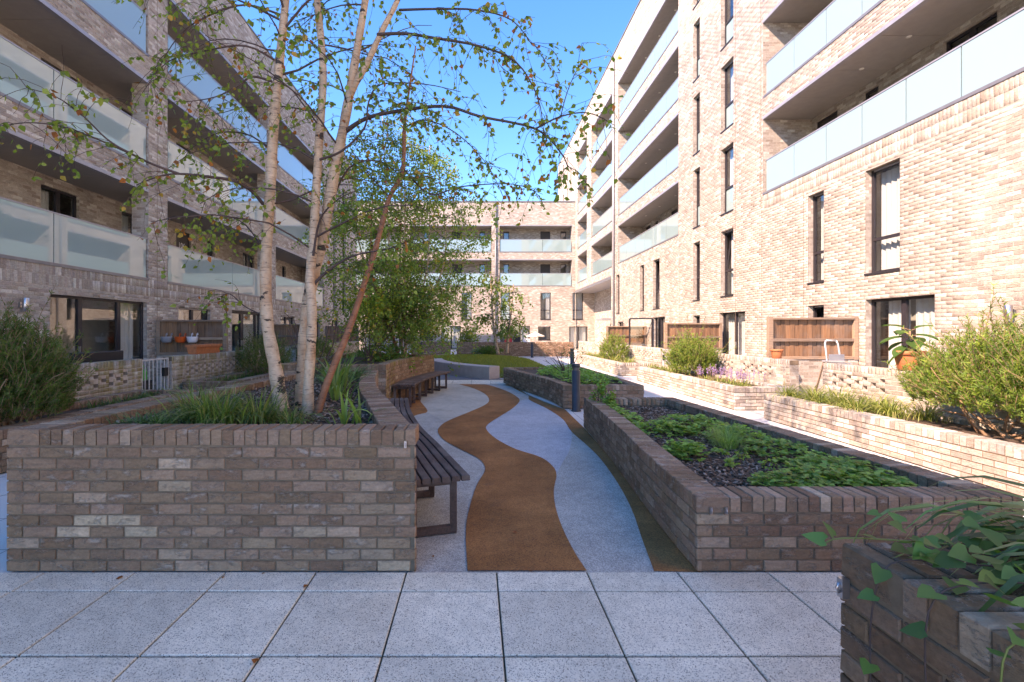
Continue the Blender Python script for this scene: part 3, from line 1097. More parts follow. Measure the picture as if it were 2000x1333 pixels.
def balcony(F, bld, u0, u1, z0, z1, depth, joints, trims=True, lights=(), piers=(), sof_step=1.45, glass_d=-.07, gh=1.0):
    """recessed balcony: hole, floor, soffit panels, end returns, glass panels with rail"""
    F.hole(u0, u1, z0, z1, depth)
    m = MB(); F.box(m, u0, u1, z0 - .02, z0 + .04, -depth, -.012); m.build('balcony_floor', M['deck'], bld)
    n = max(1, int(round((u1 - u0) / sof_step))); st = (u1 - u0) / n
    for i in range(n):
        m = MB(); F.box(m, u0 + st * i + .006, u0 + st * (i + 1) - .006, z1, z1 + .03, -depth, -.10)
        m.build('soffit_panel', M['soffit'], bld)
    m = MB(); F.box(m, u0, u1, z1 + .031, z1 + .06, -depth, -.02); m.build('soffit_backing', M['black'], bld)
    m = MB(); F.box(m, u0, u1, z1 - .012, z1 + .075, -.10, .012); m.build('fascia_trim', M['trim'], bld)
    js = [u0 + .05] + list(joints) + [u1 - .05]
    for k, (a, b) in enumerate(zip(js, js[1:])):
        m = MB(); F.box(m, a + .012, b - .012, z0 + .035, z0 + gh, glass_d - .018, glass_d)
        m.build('glass_panel', M['frost'], bld)
    m = MB(); F.box(m, u0 + .02, u1 - .02, z0 + gh, z0 + gh + .03, glass_d - .03, glass_d + .012); m.build('handrail', M['trim'], bld)
    m = MB(); F.box(m, u0, u1, z0 - .035, z0 + .03, glass_d - .03, .016); m.build('base_trim', M['coping'], bld)
    for u in lights:
        m = MB(); c = F.pt(u, z1 - .012, -.75); m.lathe(c, [(0, 0), (.05, 0), (.055, .012)], 12); m.build('downlight', M['lampwhite'], bld)

def returns(F, bld, u, z0, z1, depth, mat=None):
    m = MB(); m.add([F.pt(u, z0, -.007), F.pt(u, z0, -depth), F.pt(u, z1, -depth), F.pt(u, z1, -.007)], [(0, 1, 2, 3)])
    return m.build('return_wall', mat or M['wall_f'], bld)

# ================================================================== LEFT BUILDING (in shade)
LB = empty('apartment_building', (-8.8, 14, 0), 'brown brick apartment block in shade along the left side with deck balconies', 'building')
FL = Facade('x', -8.8, 1)
FLb = Facade('x', -10.3, 1)
bays = [(-1.1, 5.5), (6.3, 12.9), (13.7, 20.3), (21.1, 27.7)]
lev = [(3.0, 5.35), (6.0, 8.27), (9.0, 11.15)]
jl = {0: (2.0,), 1: (10.04,), 2: (17.4,), 3: (24.4,)}
for z0, z1 in lev:
    for i, (a, b) in enumerate(bays):
        balcony(FL, LB, a, b, z0, z1, 1.5, jl[i], gh=1.07, glass_d=-.03)
    for a, b in ((-1.9, -1.1), (5.5, 6.3), (12.9, 13.7), (20.3, 21.1), (27.7, 28.5)):
        m = MB(); FL.box(m, a, b, z0 - .02, z1 + .03, -.45, -.0075); m.build('pier', M['wall_f'], LB)
        m = MB(); FL.box(m, a, b, z0 - .02, z0 + .04, -1.5, -.45); m.build('deck_strip', M['deck'], LB)
        m = MB(); FL.box(m, a, b, z1, z1 + .03, -1.5, -.45); m.build('soffit_panel', M['soffit'], LB)
    m = MB(); FL.box(m, 28.35, 28.5, z0, z1 + .04, -1.5, -.46); m.build('end_return', M['wall_f'], LB)
    k = 0
    for (a, b) in ((3.9, 5.0), (11.37, 12.47), (21.2, 22.3)):
        window(FLb, LB, a, b, z0 + .75, z0 + 2.1, .08, vsplits=((a + b) / 2,), cur=[(.02, .45)] if k != 2 else [(.55, .98)], sill=False, seed=int(z0) + k); k += 1
    for (a, b) in ((18.4, 18.9), (25.5, 26.0), (6.9, 7.4)):
        window(FLb, LB, a, b, z0 + .3, z0 + 2.1, .08, sill=False)
    window(FLb, LB, 13.96, 14.55, z0 + .05, z0 + 2.12, .06, cur=[(0.02, .98)], sill=False)
    for n_, (a, b) in enumerate(((7.9, 8.75), (16.5, 17.35), (23.6, 24.45))):
        flat_door(FLb, LB, a, b, z0 + .04, z0 + 2.12, number='106' if (n_ == 1 and z0 == 3.0) else None)
FLb.wall(-1.9, 28.4, 2.9, 11.2, LB, M['wall_f'], name='deck_back_wall')
# ground floor glazing, repeated flat by flat
for s in (-7.4, 0, 7.4, 14.8):
    if s < 8:
        window(FL, LB, 9.92 + s, 12.84 + s, .12, 2.38, .10, vsplits=(10.79 + s, 11.96 + s), cur=[(.76, .97)] if s == 0 else [(.4, .97)], sill=False, name='patio_door', handle=True, seed=int(s) + 9)
    window(FL, LB, 14.2 + s, 15.9 + s, 1.25, 2.33, .10, vsplits=(15.05 + s,), cur=[(.05, .42)], seed=int(s) + 3)
    if s > -2:
        window(FL, LB, 17.3 + s, 19.7 + s, .12, 2.32, .10, vsplits=(18.3 + s,), cur=[(.5, .9)], sill=False, name='patio_door', handle=True, seed=int(s) + 5)
for z0 in (2.86, 5.8, 8.8):
    window(FL, LB, 29.6, 30.1, z0, z0 + 2.3, .12, (z0 + .85,), spandrel=z0 > 4)
    window(FL, LB, 31.6, 32.4, z0, z0 + 2.3, .12, (z0 + .85,), spandrel=z0 > 4, cur=[(.05, .9)])
FL.wall(-5.6, 35.4, 0, 13.4, LB, M['wall_f'])  # unseen near end cut back so sunlit ground behind camera bounces light
mb = MB()
mb.box(-22, -8.95, 35.2, 35.39, 0, 13.38); mb.box(-22, -21.8, -5.6, 35.2, 0, 13.38); mb.box(-21.8, -8.95, -5.6, -5.4, 0, 13.38)
mb.build('rear_wall', M['wall_f'], LB)
MB().box(-21.8, -9.0, -5.4, 35.2, 12.9, 13.1).build('roof', M['roof'], LB)
m = MB(); FL.box(m, -5.6, 35.4, 13.4, 13.46, -.3, .03); m.build('coping', M['coping'], LB)
hl = [h[:4] for h in FL.holes]
lay_bricks(brick_rows(6.0, 21.5, 0, 13.4, hl + [(0, 40, 2.56, 3.0), (0, 40, 11.9, 20)]) + soldier_rows(6.0, 21.5, 2.557, 2, hl), FL.mp, LB, M['brick_fo'], M['brick_f'], PAL_F, 300)
lay_bricks(brick_rows(21.5, 28.5, 0, 13.4, hl + [(0, 40, 2.56, 3.0), (0, 40, 11.9, 20)]) + soldier_rows(21.5, 28.5, 2.557, 2, hl), FL.mp, LB, M['brick_fo'], M['brick_f'], PAL_F, 0)

# ================================================================== RIGHT BUILDING (sunlit)
RB = empty('apartment_building', (8.8, 20, 0), 'tall sunlit buff brick apartment block along the right side with pale glass balconies', 'building')
FR = Facade('x', 8.8, -1)
FRb = Facade('x', 10.3, -1)
for k in range(4):
    z0 = 5.82 + 2.96 * k; z1 = z0 + 2.29
    balcony(FR, RB, 5.0, 14.74, z0, z1, 1.5, (6.5, 7.65, 8.78, 9.91, 11.04, 12.17, 13.4), lights=(11.9, 10.6) if k == 0 else (11.2,))
    balcony(FR, RB, 20.9, 29.8, z0, z1, 1.5, (22.4, 23.85, 25.3, 26.8, 28.3), lights=(23, 25, 27))
    balcony(FR, RB, 31.1, 36.7, z0, z1, 1.5, (32.5, 33.9, 35.3))
    balcony(FR, RB, 38.2, 41.7, z0, z1, 1.5, (), glass_d=-.05)
    for u in (5.0, 14.74, 20.9, 29.8, 31.1, 36.7, 38.2, 41.7):
        returns(FR, RB, u, z0 - .02, z1 + .02, 1.5)
    flat_door(FRb, RB, 13.7, 14.58, z0 + .04, z0 + 2.12)
    window(FRb, RB, 12.3, 12.8, z0 + .9, z0 + 2.12, .08, sill=False)
    window(FRb, RB, 9.5, 10.6, z0 + .6, z0 + 2.15, .08, vsplits=(10.05,), sill=False)
    for a in (21.7, 23.2, 27.2): window(FRb, RB, a, a + .5, z0 + .3, z0 + 2.1, .08, sill=False)
    for a in (24.6, 28.4): flat_door(FRb, RB, a, a + .85, z0 + .04, z0 + 2.12)
    flat_door(FRb, RB, 33.0, 33.85, z0 + .04, z0 + 2.12)
    window(FRb, RB, 34.8, 35.4, z0 + .3, z0 + 2.1, .08, sill=False)
FRb.wall(4.9, 42, 5.7, 17.3, RB, M['wall_f'], name='balcony_back_wall')
for i, zb in enumerate((2.86, 5.79, 8.74, 11.7, 14.66)):
    zt = zb + 2.31
    window(FR, RB, 16.44, 17.27, zb, zt, .14, (zb + .90,), spandrel=i > 0, cur=[(.05, .95)] if i < 3 else [(.05, .5)], seed=i, tilt=(0,) if i == 0 else None)
    window(FR, RB, 18.9, 19.47, zb, zt, .14, (zb + .90,), spandrel=i > 0, cur=[(.3, .95)], seed=i + 4, tilt=(0,) if i == 0 else None)
window(FR, RB, 9.98, 10.86, 2.90, 5.22, .14, (3.66,), cur=[(.03, .97)], seed=21)
window(FR, RB, 12.16, 12.74, 2.88, 5.19, .14, (3.66,), cur=[(.25, .97)], seed=22)
window(FR, RB, 12.16, 12.74, 1.25, 2.28, .14, cur=[(.05, .5)], seed=23, tilt=(0,))
window(FR, RB, 9.22, 10.86, .10, 2.32, .14, vsplits=(10.04,), cur=[(.03, .47), (.53, .86)], sill=False, name='patio_door', handle=True, seed=24)
window(FR, RB, 15.72, 17.38, .10, 2.27, .14, vsplits=(16.55,), cur=[(.03, .97)], sill=False, name='patio_door', handle=True, seed=25)
window(FR, RB, 18.9, 19.47, 1.25, 2.24, .14, cur=[(.05, .5)], seed=26)
window(FR, RB, 23.05, 23.9, 2.73, 5.13, .14, (3.55,), cur=[(.05, .9)], seed=27, tilt=(0,))
window(FR, RB, 25.2, 25.8, 2.73, 5.13, .14, (3.55,), seed=28)
window(FR, RB, 29.5, 30.2, 2.73, 5.13, .14, (3.55,), cur=[(.3, .9)], seed=29, tilt=(0,))
window(FR, RB, 28.7, 29.9, 1.2, 2.2, .14, vsplits=(29.3,), seed=30)
window(FR, RB, 22.4, 23.95, .10, 2.3, .14, vsplits=(23.2,), cur=[(.03, .5)], sill=False, name='patio_door', seed=31)
# the leaf of that door stands open
dl = MB(); P = [(8.78, 23.95, .12), (7.75, 24.25, .12), (7.75, 24.25, 2.25), (8.78, 23.95, 2.25)]
for q, r_ in ((0, 1), (1, 2), (2, 3), (3, 0)): dl.bar(P[q], P[r_], .07)
dl = dl.build('open_door_leaf', M['frame'], RB)
MB().add(P, [(0, 1, 2, 3)]).build('pane', M['glass'], dl)
for a, zb in ((46.0, 13.2), (46.0, 16.2), (48.2, 13.2), (48.2, 16.2), (44.3, 14.6)):
    window(FR, RB, a, a + .55, zb, zb + 2.2, .14)
FR.hole(31.3, 42.5, 0, 5.0, 1.7)
FR.wall(-8, 51.6, 0, 19.3, RB, M['wall_f'])
# entrance undercroft
FU = Facade('x', 10.5, -1)
window(FU, RB, 33.2, 33.7, 2.4, 4.9, .10, sill=False); window(FU, RB, 36.0, 36.9, .1, 2.2, .10, sill=False, name='entrance_door')
window(FU, RB, 34.3, 35.0, 1.2, 2.2, .10, sill=False)
FU.wall(31.3, 42.6, 0, 5.1, RB, M['wall_f'], name='entrance_wall')
returns(FR, RB, 31.3, 0, 5.0, 1.7)
m = MB(); FR.box(m, 31.3, 42.55, 5.0, 5.04, -1.7, -.02); m.build('entrance_soffit', M['trim'], RB)
m = MB(); FR.box(m, 31.3, 42.55, 5.0, 5.22, -.02, .03); m.build('entrance_fascia', M['coping'], RB)
m = MB(); FR.box(m, 35.6, 37.4, 2.45, 2.6, -1.7, -.5); m.build('canopy', M['trim'], RB)
m = MB(); m.tube([(8.72, 30.5, 0), (8.72, 30.5, 19.0)], .055, 10); m.build('downpipe', M['trim'], RB)
mb = MB()
mb.box(21.8, 22, -8, 51.6, 0, 19.2); mb.box(8.9, 21.8, 51.4, 51.59, 0, 19.2); mb.box(8.9, 21.8, -8, -7.8, 0, 19.2)
mb.build('rear_wall', M['wall_f'], RB)
MB().box(9.0, 21.8, -7.8, 51.4, 18.8, 19.0).build('roof', M['roof'], RB)
m = MB(); FR.box(m, -8, 51.6, 19.3, 19.37, -.3, .04); m.build('coping', M['coping'], RB)
hr = [h[:4] for h in FR.holes]
lay_bricks(brick_rows(6.6, 20.9, 0, 13.6, hr + [(5, 14.74, 5.36, 5.80)]) + soldier_rows(6.6, 14.74, 5.355, 2, hr), FR.mp, RB, M['brick_fo'], M['brick_f'], PAL_F, 300)
lay_bricks(brick_rows(20.9, 31.0, 0, 9.0, hr), FR.mp, RB, M['brick_fo'], M['brick_f'], PAL_F, 0)

for u, za, zb in ((14.79, 0, 5.35), (12.92, 0, 5.35), (16.30, 0, 19.2), (20.75, 0, 5.6), (14.85, 5.4, 19.2)):
    m = MB(); FR.box(m, u - .006, u + .006, za + .02, zb, -.004, .0025); m.build('movement_joint', M['mortar'], RB)
for u, za, zb in ((8.55, 0, 2.55), (13.25, 0, 13.3)):
    m = MB(); FL.box(m, u - .006, u + .006, za + .02, zb, -.004, .0025); m.build('movement_joint', M['mortar'], LB)

# ================================================================== FAR BUILDING
BB = empty('apartment_building', (0, 42.6, 0), 'low sunlit brick block closing the far end of the courtyard', 'building')
FB = Facade('y', 42.6, -1)
FBb = Facade('y', 44.1, -1)
for z0, z1 in ((5.66, 7.95), (8.67, 10.98)):
    for a, b, j in ((2.07, 8.5, (5.9,)), (-5.9, 1.37, (-2.3,)), (-13.5, -6.7, (-10,))):
        balcony(FB, BB, a, b, z0, z1, 1.5, j, gh=1.1)
        returns(FB, BB, a, z0 - .02, z1 + .02, 1.5); returns(FB, BB, b, z0 - .02, z1 + .02, 1.5)
    for u in (5.9, -2.2, -9.5): flat_door(FBb, BB, u, u + .9, z0 + .04, z0 + 2.12)
    for u in (7.75, 2.5, .3, -4.8): window(FBb, BB, u, u + .52, z0 + .05, z0 + 2.12, .08, sill=False)
FBb.wall(-13.6, 8.6, 5.5, 11.1, BB, M['wall_f'], name='balcony_back_wall')
for i, (a, b) in enumerate(((-1.3, -.4), (2.2, 3.0), (5.7, 6.63), (8.55, 9.5), (-5.0, -4.1), (-8.6, -7.7))):
    window(FB, BB, a, b, 2.67, 5.05, .12, (3.5,), cur=[(.55, .95)] if i != 3 else [(.05, .95)], seed=40 + i)
window(FB, BB, -4.95, -3.8, .85, 2.12, .12, vsplits=(-4.35,), seed=50)
window(FB, BB, -3.1, -1.36, .08, 2.1, .12, vsplits=(-2.2,), cur=[(.05, .95)], sill=False, name='patio_door', seed=51)
window(FB, BB, 2.15, 2.75, .08, 2.1, .12, sill=False, name='patio_door', seed=52)
window(FB, BB, 3.06, 4.77, .08, 2.1, .12, vsplits=(3.9,), cur=[(.55, .95)], sill=False, name='patio_door', seed=53)
window(FB, BB, 5.5, 6.6, .85, 2.05, .12, seed=54)
window(FB, BB, 8.24, 9.9, .08, 2.05, .12, vsplits=(9.07,), cur=[(.05, .95)], sill=False, name='patio_door', seed=55)
FB.wall(-16, 10.52, 0, 13.1, BB, M['wall_f'])
mb = MB(); mb.box(-16, 10.5, 55, 55.2, 0, 13); mb.box(-16, -15.8, 42.7, 55, 0, 13); mb.box(10.3, 10.49, 44.3, 55, 0, 12.9); mb.build('rear_wall', M['wall_f'], BB)
MB().box(-15.8, 10.3, 42.7, 55, 12.6, 12.8).build('roof', M['roof'], BB)
m = MB(); FB.box(m, -16, 8.78, 13.1, 13.18, -.3, .04); m.build('coping', M['coping'], BB)
m = MB(); m.tube([(1.72, 42.52, 0), (1.72, 42.52, 13)], .06, 10); m.build('downpipe', M['coping'], BB)

# ================================================================== PLANTERS
cur1 = smooth_line([(-.40, 3.2), (-.60, 3.84), (-.87, 4.73), (-1.14, 5.58), (-1.45, 6.9), (-1.67, 8.2)], 4)
P1, in1 = planter('tall brick planter in left foreground that holds the birch', [[(-3.13, 3.2), (-.40, 3.2)], cur1, [(-1.67, 8.2), (-2.95, 8.2)], [(-2.95, 8.2), (-3.13, 3.2)]], .945, .86, [0, 1, 3], courses=11)
cur2 = smooth_line([(-1.77, 9.45), (-1.80, 10.5), (-1.70, 11.5), (-1.50, 12.6), (-1.20, 13.75)], 4)
P2, in2 = planter('curved mossy brick planter behind the far slatted bench', [[(-4.0, 9.45), (-1.77, 9.45)], cur2, [(-1.20, 13.75), (-3.9, 14.3)], [(-3.9, 14.3), (-4.0, 9.45)]], .945, .86, [0, 1], stain=True)
cur3 = smooth_line([(1.80, 8.05), (1.74, 6.9), (1.65, 5.6), (1.56, 4.6), (1.50, 3.8), (1.47, 3.2)], 4)
P3, in3 = planter('low brick planter of leafy ground cover, nearest right of the path', [[(1.47, 3.2), (3.65, 3.2)], [(3.65, 3.2), (3.30, 8.05)], [(3.30, 8.05), (1.80, 8.05)], cur3], .50, .37, [0, 3], courses=5)
cur4 = smooth_line([(.85, 15.0), (1.12, 13.6), (1.52, 12.0), (1.72, 11), (1.81, 10.0)], 4)
P4, in4 = planter('low brick planter of herbs behind the nearest bollard', [[(1.81, 10.0), (3.5, 10.0)], [(3.5, 10.0), (3.35, 15.4)], [(3.35, 15.4), (.85, 15.0)], cur4], .48, .42, [0, 3], courses=5)
def bed(label, xa, xb, ya, yb, h, sz, laid, **kw):
    return planter(label, [[(xa, ya), (xb, ya)], [(xb, ya), (xb, yb)], [(xb, yb), (xa, yb)], [(xa, yb), (xa, ya)]], h, sz, laid, **kw)
bed('sunlit long brick bed at right with the biggest rosemary bush', 5.3, 6.49, 1.0, 8.85, .46, .40, [3], pal=PAL_F)  # sunlit beds: paler palette puts the sunlight into the brick colour
bed('sunlit long brick bed with purple flowers below the perforated wall', 5.28, 6.49, 9.8, 15.8, .46, .40, [0, 3], pal=PAL_F)
bed('sunlit brick bed farthest along the right wall', 5.2, 6.49, 17.4, 25, .46, .40, [0, 3], pal=PAL_F)
bed('shaded brick bed along the left garden wall, nearest the camera', -6.49, -5.35, 2.5, 9.2, .49, .38, [1])
bed('shaded brick bed along the left garden wall beyond the gate', -6.49, -5.35, 10.6, 27, .49, .38, [0])
P10, in10 = bed('dark shaded brick planter corner at lower right with trailing leaves', 1.16, 3.5, -1.2, 1.53, .93, .84, [2, 3], courses=11, pal=PAL_D)

# wall hooks at planter corners
for n_, (x, y, z) in enumerate(((1.56, 3.185, .41), (1.66, 3.185, .41), (-.47, 3.185, .85), (1.145, 1.50, .80))):
    m = MB(); s_ = 1 if n_ < 3 else .9
    if n_ == 3: m.box(x - .01, x + .013, y - .012, y + .012, z - .03, z + .03); m.tube([(x - .012, y, z - .015), (x - .02, y, z), (x - .012, y, z + .015)], .004, 6)
    else: m.box(x - .008, x + .008, y - .002, y + .013, z - .022, z + .022); m.tube([(x, y - .004, z - .012), (x, y - .012, z), (x, y - .004, z + .012)], .003, 6)
    m.build('wire_eye', M['steel'], [P3, P3, P1, P10][n_])

# ================================================================== GARDEN WALLS (perforated)
def checker(u_start, n, z_top, st=.175):
    H = []
    for i in range(n):
        u = u_start + i * st
        for r in (range(0, 3, 2) if i % 2 == 0 else (1,)):
            zc = z_top - .078 * r
            H.append((u - .052, u + .052, zc - .033, zc + .033))
    return H
def garden_wall(label, axis, c, sign, u0, u1, z1, H, pal, budget, stain=False, group='perforated garden walls', z0=0.0):
    F = Facade(axis, c, sign)
    root = empty('garden_wall', F.pt((u0 + u1) / 2, 0, 0), label, 'wall', group)
    for h in H: F.hole(*h, .2)
    F.wall(u0, u1, z0, z1 - .102, root, M['mortar_f' if pal is PAL_F else 'mortar'], name='wall_face')
    F2 = Facade(axis, c, sign); F2.holes = [(*h[:4], 2) for h in H]
    F2.wall(u0, u1, z0, z1 - .102, root, M['wall_f'], d=-.2, name='wall_back')
    m = MB()
    F.box(m, u0, u0 + .002, z0, z1 - .11, -.2, -.008); F.box(m, u1 - .002, u1, z0, z1 - .11, -.2, -.008); m.build('wall_end', M['wall_f'], root)
    m = MB(); F.box(m, u0 + .003, u1 - .003, z1 - .105, z1 - .008, -.195, -.008); m.build('cap_bed', M['mortar'], root)
    n = int((u1 - u0) / .075)
    st = (u1 - u0) / n
    mb = []; cols = []
    rv, rf = [], []
    for i in range(n):
        b = len(rv); a, e_ = u0 + st * i + .004, u0 + st * (i + 1) - .004
        for zz, k in ((z1 - .104, 0), (z1 - .006, 0), (z1, .006)):
            for uu, dd in ((a + k, -k), (e_ - k, -k), (e_ - k, -.203 + k), (a + k, -.203 + k)):
                rv.append(F.pt(uu, zz, dd))
        q = [(8, 9, 10, 11)]
        for t_ in (0, 4):
            for s_ in range(4): q.append((t_ + s_, t_ + (s_ + 1) % 4, t_ + 4 + (s_ + 1) % 4, t_ + 4 + s_))
        rf += [tuple(b + x for x in f) for f in q]; cols += [pal_pick(pal, 1)[0]] * 9
    o = link('rowlock_course', np_mesh('rowlock_course', np.array(rv), np.array(rf), np.array(cols)), None, M['brick_ps'] if stain else M['brick_p']); adopt(o, root); tag(o, kind='stuff')
    lay_bricks(brick_rows(u0 + .004, u1 - .004, z0, z1 - .11, H), F.mp, root, M['brick_fo'], M['brick_ps'] if stain else M['brick_p'], pal, budget, thr=2.4e-5)
    return root
garden_wall('mossy perforated brick wall beside the left rosemary bush', 'x', -6.6, 1, 3.0, 9.5, 1.06, checker(7.64, 9, .81), PAL_P[:0] or PAL_F, 0, True)
garden_wall('mossy perforated brick wall carrying the terracotta trough', 'x', -6.6, 1, 10.42, 16.6, 1.06, checker(11.0, 15, .83), PAL_F, 0, True)
garden_wall('shaded garden wall farther along behind the birch trunks', 'x', -6.6, 1, 17.6, 27, 1.06, checker(18.5, 13, .83), PAL_F, 0, True)
garden_wall('sunlit perforated wall behind the biggest rosemary bush', 'x', 6.6, -1, 3.0, 9.15, 1.0, checker(7.81, 7, .80), PAL_F, 120)
garden_wall('sunlit perforated wall with the small terracotta pot on top', 'x', 6.6, -1, 10.12, 16.3, 1.0, checker(10.8, 7, .80) + checker(12.4, 5, .80), PAL_F, 120)
garden_wall('sunlit perforated wall between the two round bushes', 'x', 6.6, -1, 17.2, 22.6, 1.0, checker(18.0, 9, .80), PAL_F, 0)
garden_wall('sunlit perforated wall farthest along the right side', 'x', 6.6, -1, 23.5, 31, 1.0, checker(24.2, 9, .80), PAL_F, 0)
garden_wall('brick wall behind the lawn with the round bush in front', 'y', 31, -1, -1.26, 6.3, .92, [], PAL_P, 0, group='plain garden walls')
garden_wall('short grey brick wall left of the far gate', 'y', 31, -1, -4.2, -1.65, .95, [], PAL_P, 0, group='plain garden walls')

# ================================================================== FENCES on dwarf walls
def fence(label, Y, xa, xb, z0, z1, side):
    root = empty('fence', ((xa + xb) / 2, Y, 0), label, 'fence', 'timber privacy screens')
    x0, x1 = min(xa, xb), max(xa, xb)
    m = MB(); m.box(x0, x1, Y - .01, Y + .19, 0, z0); m.build('base_wall', M['wall_f'], root)
    for x in (x0 + .05, x1 - .05):
        MB().box(x - .05, x + .05, Y - .03, Y + .07, z0 + .001, z1 + .02).build('post', M['fence_rail'], root, .004)
    MB().box(x0 + .101, x1 - .101, Y - .045, Y + .055, z1 - .045, z1).build('top_rail', M['fence_rail'], root, .004)
    zm = z0 + (z1 - z0) * .47
    MB().box(x0 + .101, x1 - .101, Y - .03, Y + .024, zm - .035, zm + .035).build('middle_rail', M['fence_rail'], root, .004)
    MB().box(x0 + .101, x1 - .101, Y - .03, Y + .024, z0 + .01, z0 + .08).build('bottom_rail', M['fence_rail'], root, .004)
    n = int(round((x1 - x0 - .2) / .105)); st = (x1 - x0 - .202) / n
    pm = MB().box(-st / 2 + .002, st / 2 - .002, 0, .018, z0 + .012, z1 - .046)
    me = bpy.data.meshes.new('plank'); me.from_pydata(pm.v, [], pm.f); me.materials.append(M['fence'])
    for i in range(n):
        o = link('plank', me)
        o.location = (x0 + .101 + st * (i + .5), Y + .026 + .010 * (i % 2), 0)
        adopt(o, root)
    return root
fence('brown timber screen with three hanging pots on it', 13.2, -8.78, -6.85, .95, 1.92, -1)
fence('brown timber screen in shade behind the birch trunks', 20.6, -8.78, -6.85, .95, 1.92, -1)
fence('brown timber screen deepest along the left side', 28.0, -8.78, -6.85, .95, 1.92, -1)
fence('sunlit orange timber screen behind the step ladder', 11.05, 6.72, 8.78, .95, 1.92, 1)
fence('sunlit orange timber screen behind the middle round bush', 17.15, 6.72, 8.78, .95, 1.90, 1)
fence('sunlit orange timber screen seen through the open glass door', 24.8, 6.72, 8.78, .95, 1.88, 1)

# ================================================================== GATES
def gate(label, F, u0, u1, z0, z1, swing=0):
    root = empty('gate', F.pt(u0, z0, -.05), label, 'gate', 'metal garden gates')
    U = Vector(F.pt(1, 0, 0)) - Vector(F.pt(0, 0, 0)); N = Vector(F.pt(0, 0, 1)) - Vector(F.pt(0, 0, 0))
    D = (U * math.cos(swing) - N * math.sin(swing))
    o = Vector(F.pt(u0, 0, -.06)); w = u1 - u0
    p = lambda s, z: o + D * s + Vector((0, 0, z))
    m = MB()
    m.bar(p(.02, z0), p(.02, z1), .035); m.bar(p(w - .02, z0), p(w - .02, z1), .035)
    m.bar(p(.038, z1 - .018), p(w - .038, z1 - .018), .032); m.bar(p(.038, z0 + .018), p(w - .038, z0 + .018), .032)
    m.build('gate_frame', M['galv'], root)
    n = 7
    for i in range(1, n):
        m = MB(); m.tube([p(w * i / n, z0 + .03), p(w * i / n, z1 - .03)], .012, 8, False); m.build('bar', M['galv'], root)
    m = MB(); m.bar(p(w - .16, z1 - .30), p(w - .04, z1 - .30), .06, .18); m.build('lock_box', M['black'], root)
    return root
FGl, FGr = Facade('x', -6.6, 1), Facade('x', 6.6, -1)
gate('grey metal gate with the green watering can behind it', FGl, 9.54, 10.38, .33, 1.04)
gate('open grey metal gate beside the sunlit perforated wall', FGr, 9.2, 10.06, .2, .98, swing=1.15)
gate('narrow metal gate farther along the sunlit garden walls', FGr, 16.36, 17.14, .2, .98)

# ================================================================== BENCHES
def bench(label, k, ua, ub, legs):
    p0 = k.mp(np.array([ua]), np.array([0.]), np.array([.3]))[0]
    root = empty('bench', tuple(p0), label, 'bench', 'curved slatted benches')
    us = np.linspace(ua, ub, 22)
    ns, sw, gap, zt, th = 6, .066, .012, .48, .042
    for i in range(ns):
        d0 = .045 + i * (sw + gap); d1 = d0 + sw
        rings = []
        for z, d in ((zt - th, d0), (zt - th, d1), (zt - .006, d1), (zt, d1 - .006), (zt, d0 + .006), (zt - .006, d0)):
            rings.append(k.mp(us, np.full(len(us), z), np.full(len(us), d)))
        R = np.stack(rings, 1)
        n = R.shape[1]
        F = [(a * n + b, a * n + (b + 1) % n, (a + 1) * n + (b + 1) % n, (a + 1) * n + b) for a in range(len(us) - 1) for b in range(n)]
        F += [tuple(range(n - 1, -1, -1)), tuple((len(us) - 1) * n + b for b in range(n))]
        MB().add([tuple(v) for v in R.reshape(-1, 3)], F).build('slat', M['slat'], root)
    for u in legs:
        P = lambda z, d: Vector(k.mp(np.array([u]), np.array([z]), np.array([d]))[0])
        m = MB()
        m.bar(P(0, .40), P(zt - th - .002, .40), .055, .055); m.bar(P(.03, .375), P(.03, .05), .055, .055)
        m.bar(P(zt - th - .028, .372), P(zt - th - .028, .05), .05, .05)
        m.bar(P(.058, .078), P(zt - th - .054, .078), .05, .05)
        m.build('leg', M['slat'], root, .004)
    return root
K1, K2 = Chain(cur1), Chain(cur2)
bench('dark slatted bench nearest the camera, wrapped round the birch planter', K1, .42, K1.L - .15, np.linspace(.55, K1.L - .3, 6))
bench('dark slatted bench farther along, against the mossy planter wall', K2, .62, K2.L - .02, np.linspace(.72, K2.L - .12, 7))

# curved concrete seat wall
kc = Chain(smooth_line([(.62, 16.3), (-.25, 17.2), (-1.0, 18.4), (-1.5, 19.7), (-1.75, 21.2)], 5))
us = np.linspace(0, kc.L, 26)
R = []
for z, d in ((-.01, .26), (.40, .26), (.42, .24), (.42, -.24), (.40, -.26), (-.01, -.26)):
    R.append(kc.mp(us, np.full(26, z), np.full(26, d)))
R = np.stack(R, 1)
F_ = [(a * 6 + b, a * 6 + (b + 1) % 6, (a + 1) * 6 + (b + 1) % 6, (a + 1) * 6 + b) for a in range(25) for b in range(6)] + [(0, 1, 2, 3, 4, 5), tuple(150 + b for b in range(6))]
o = MB().add([tuple(v) for v in R.reshape(-1, 3)], F_).build('seat_wall', M['concrete'])
tag(o, 'curved smooth concrete seat wall in front of the lawn', 'seat wall')

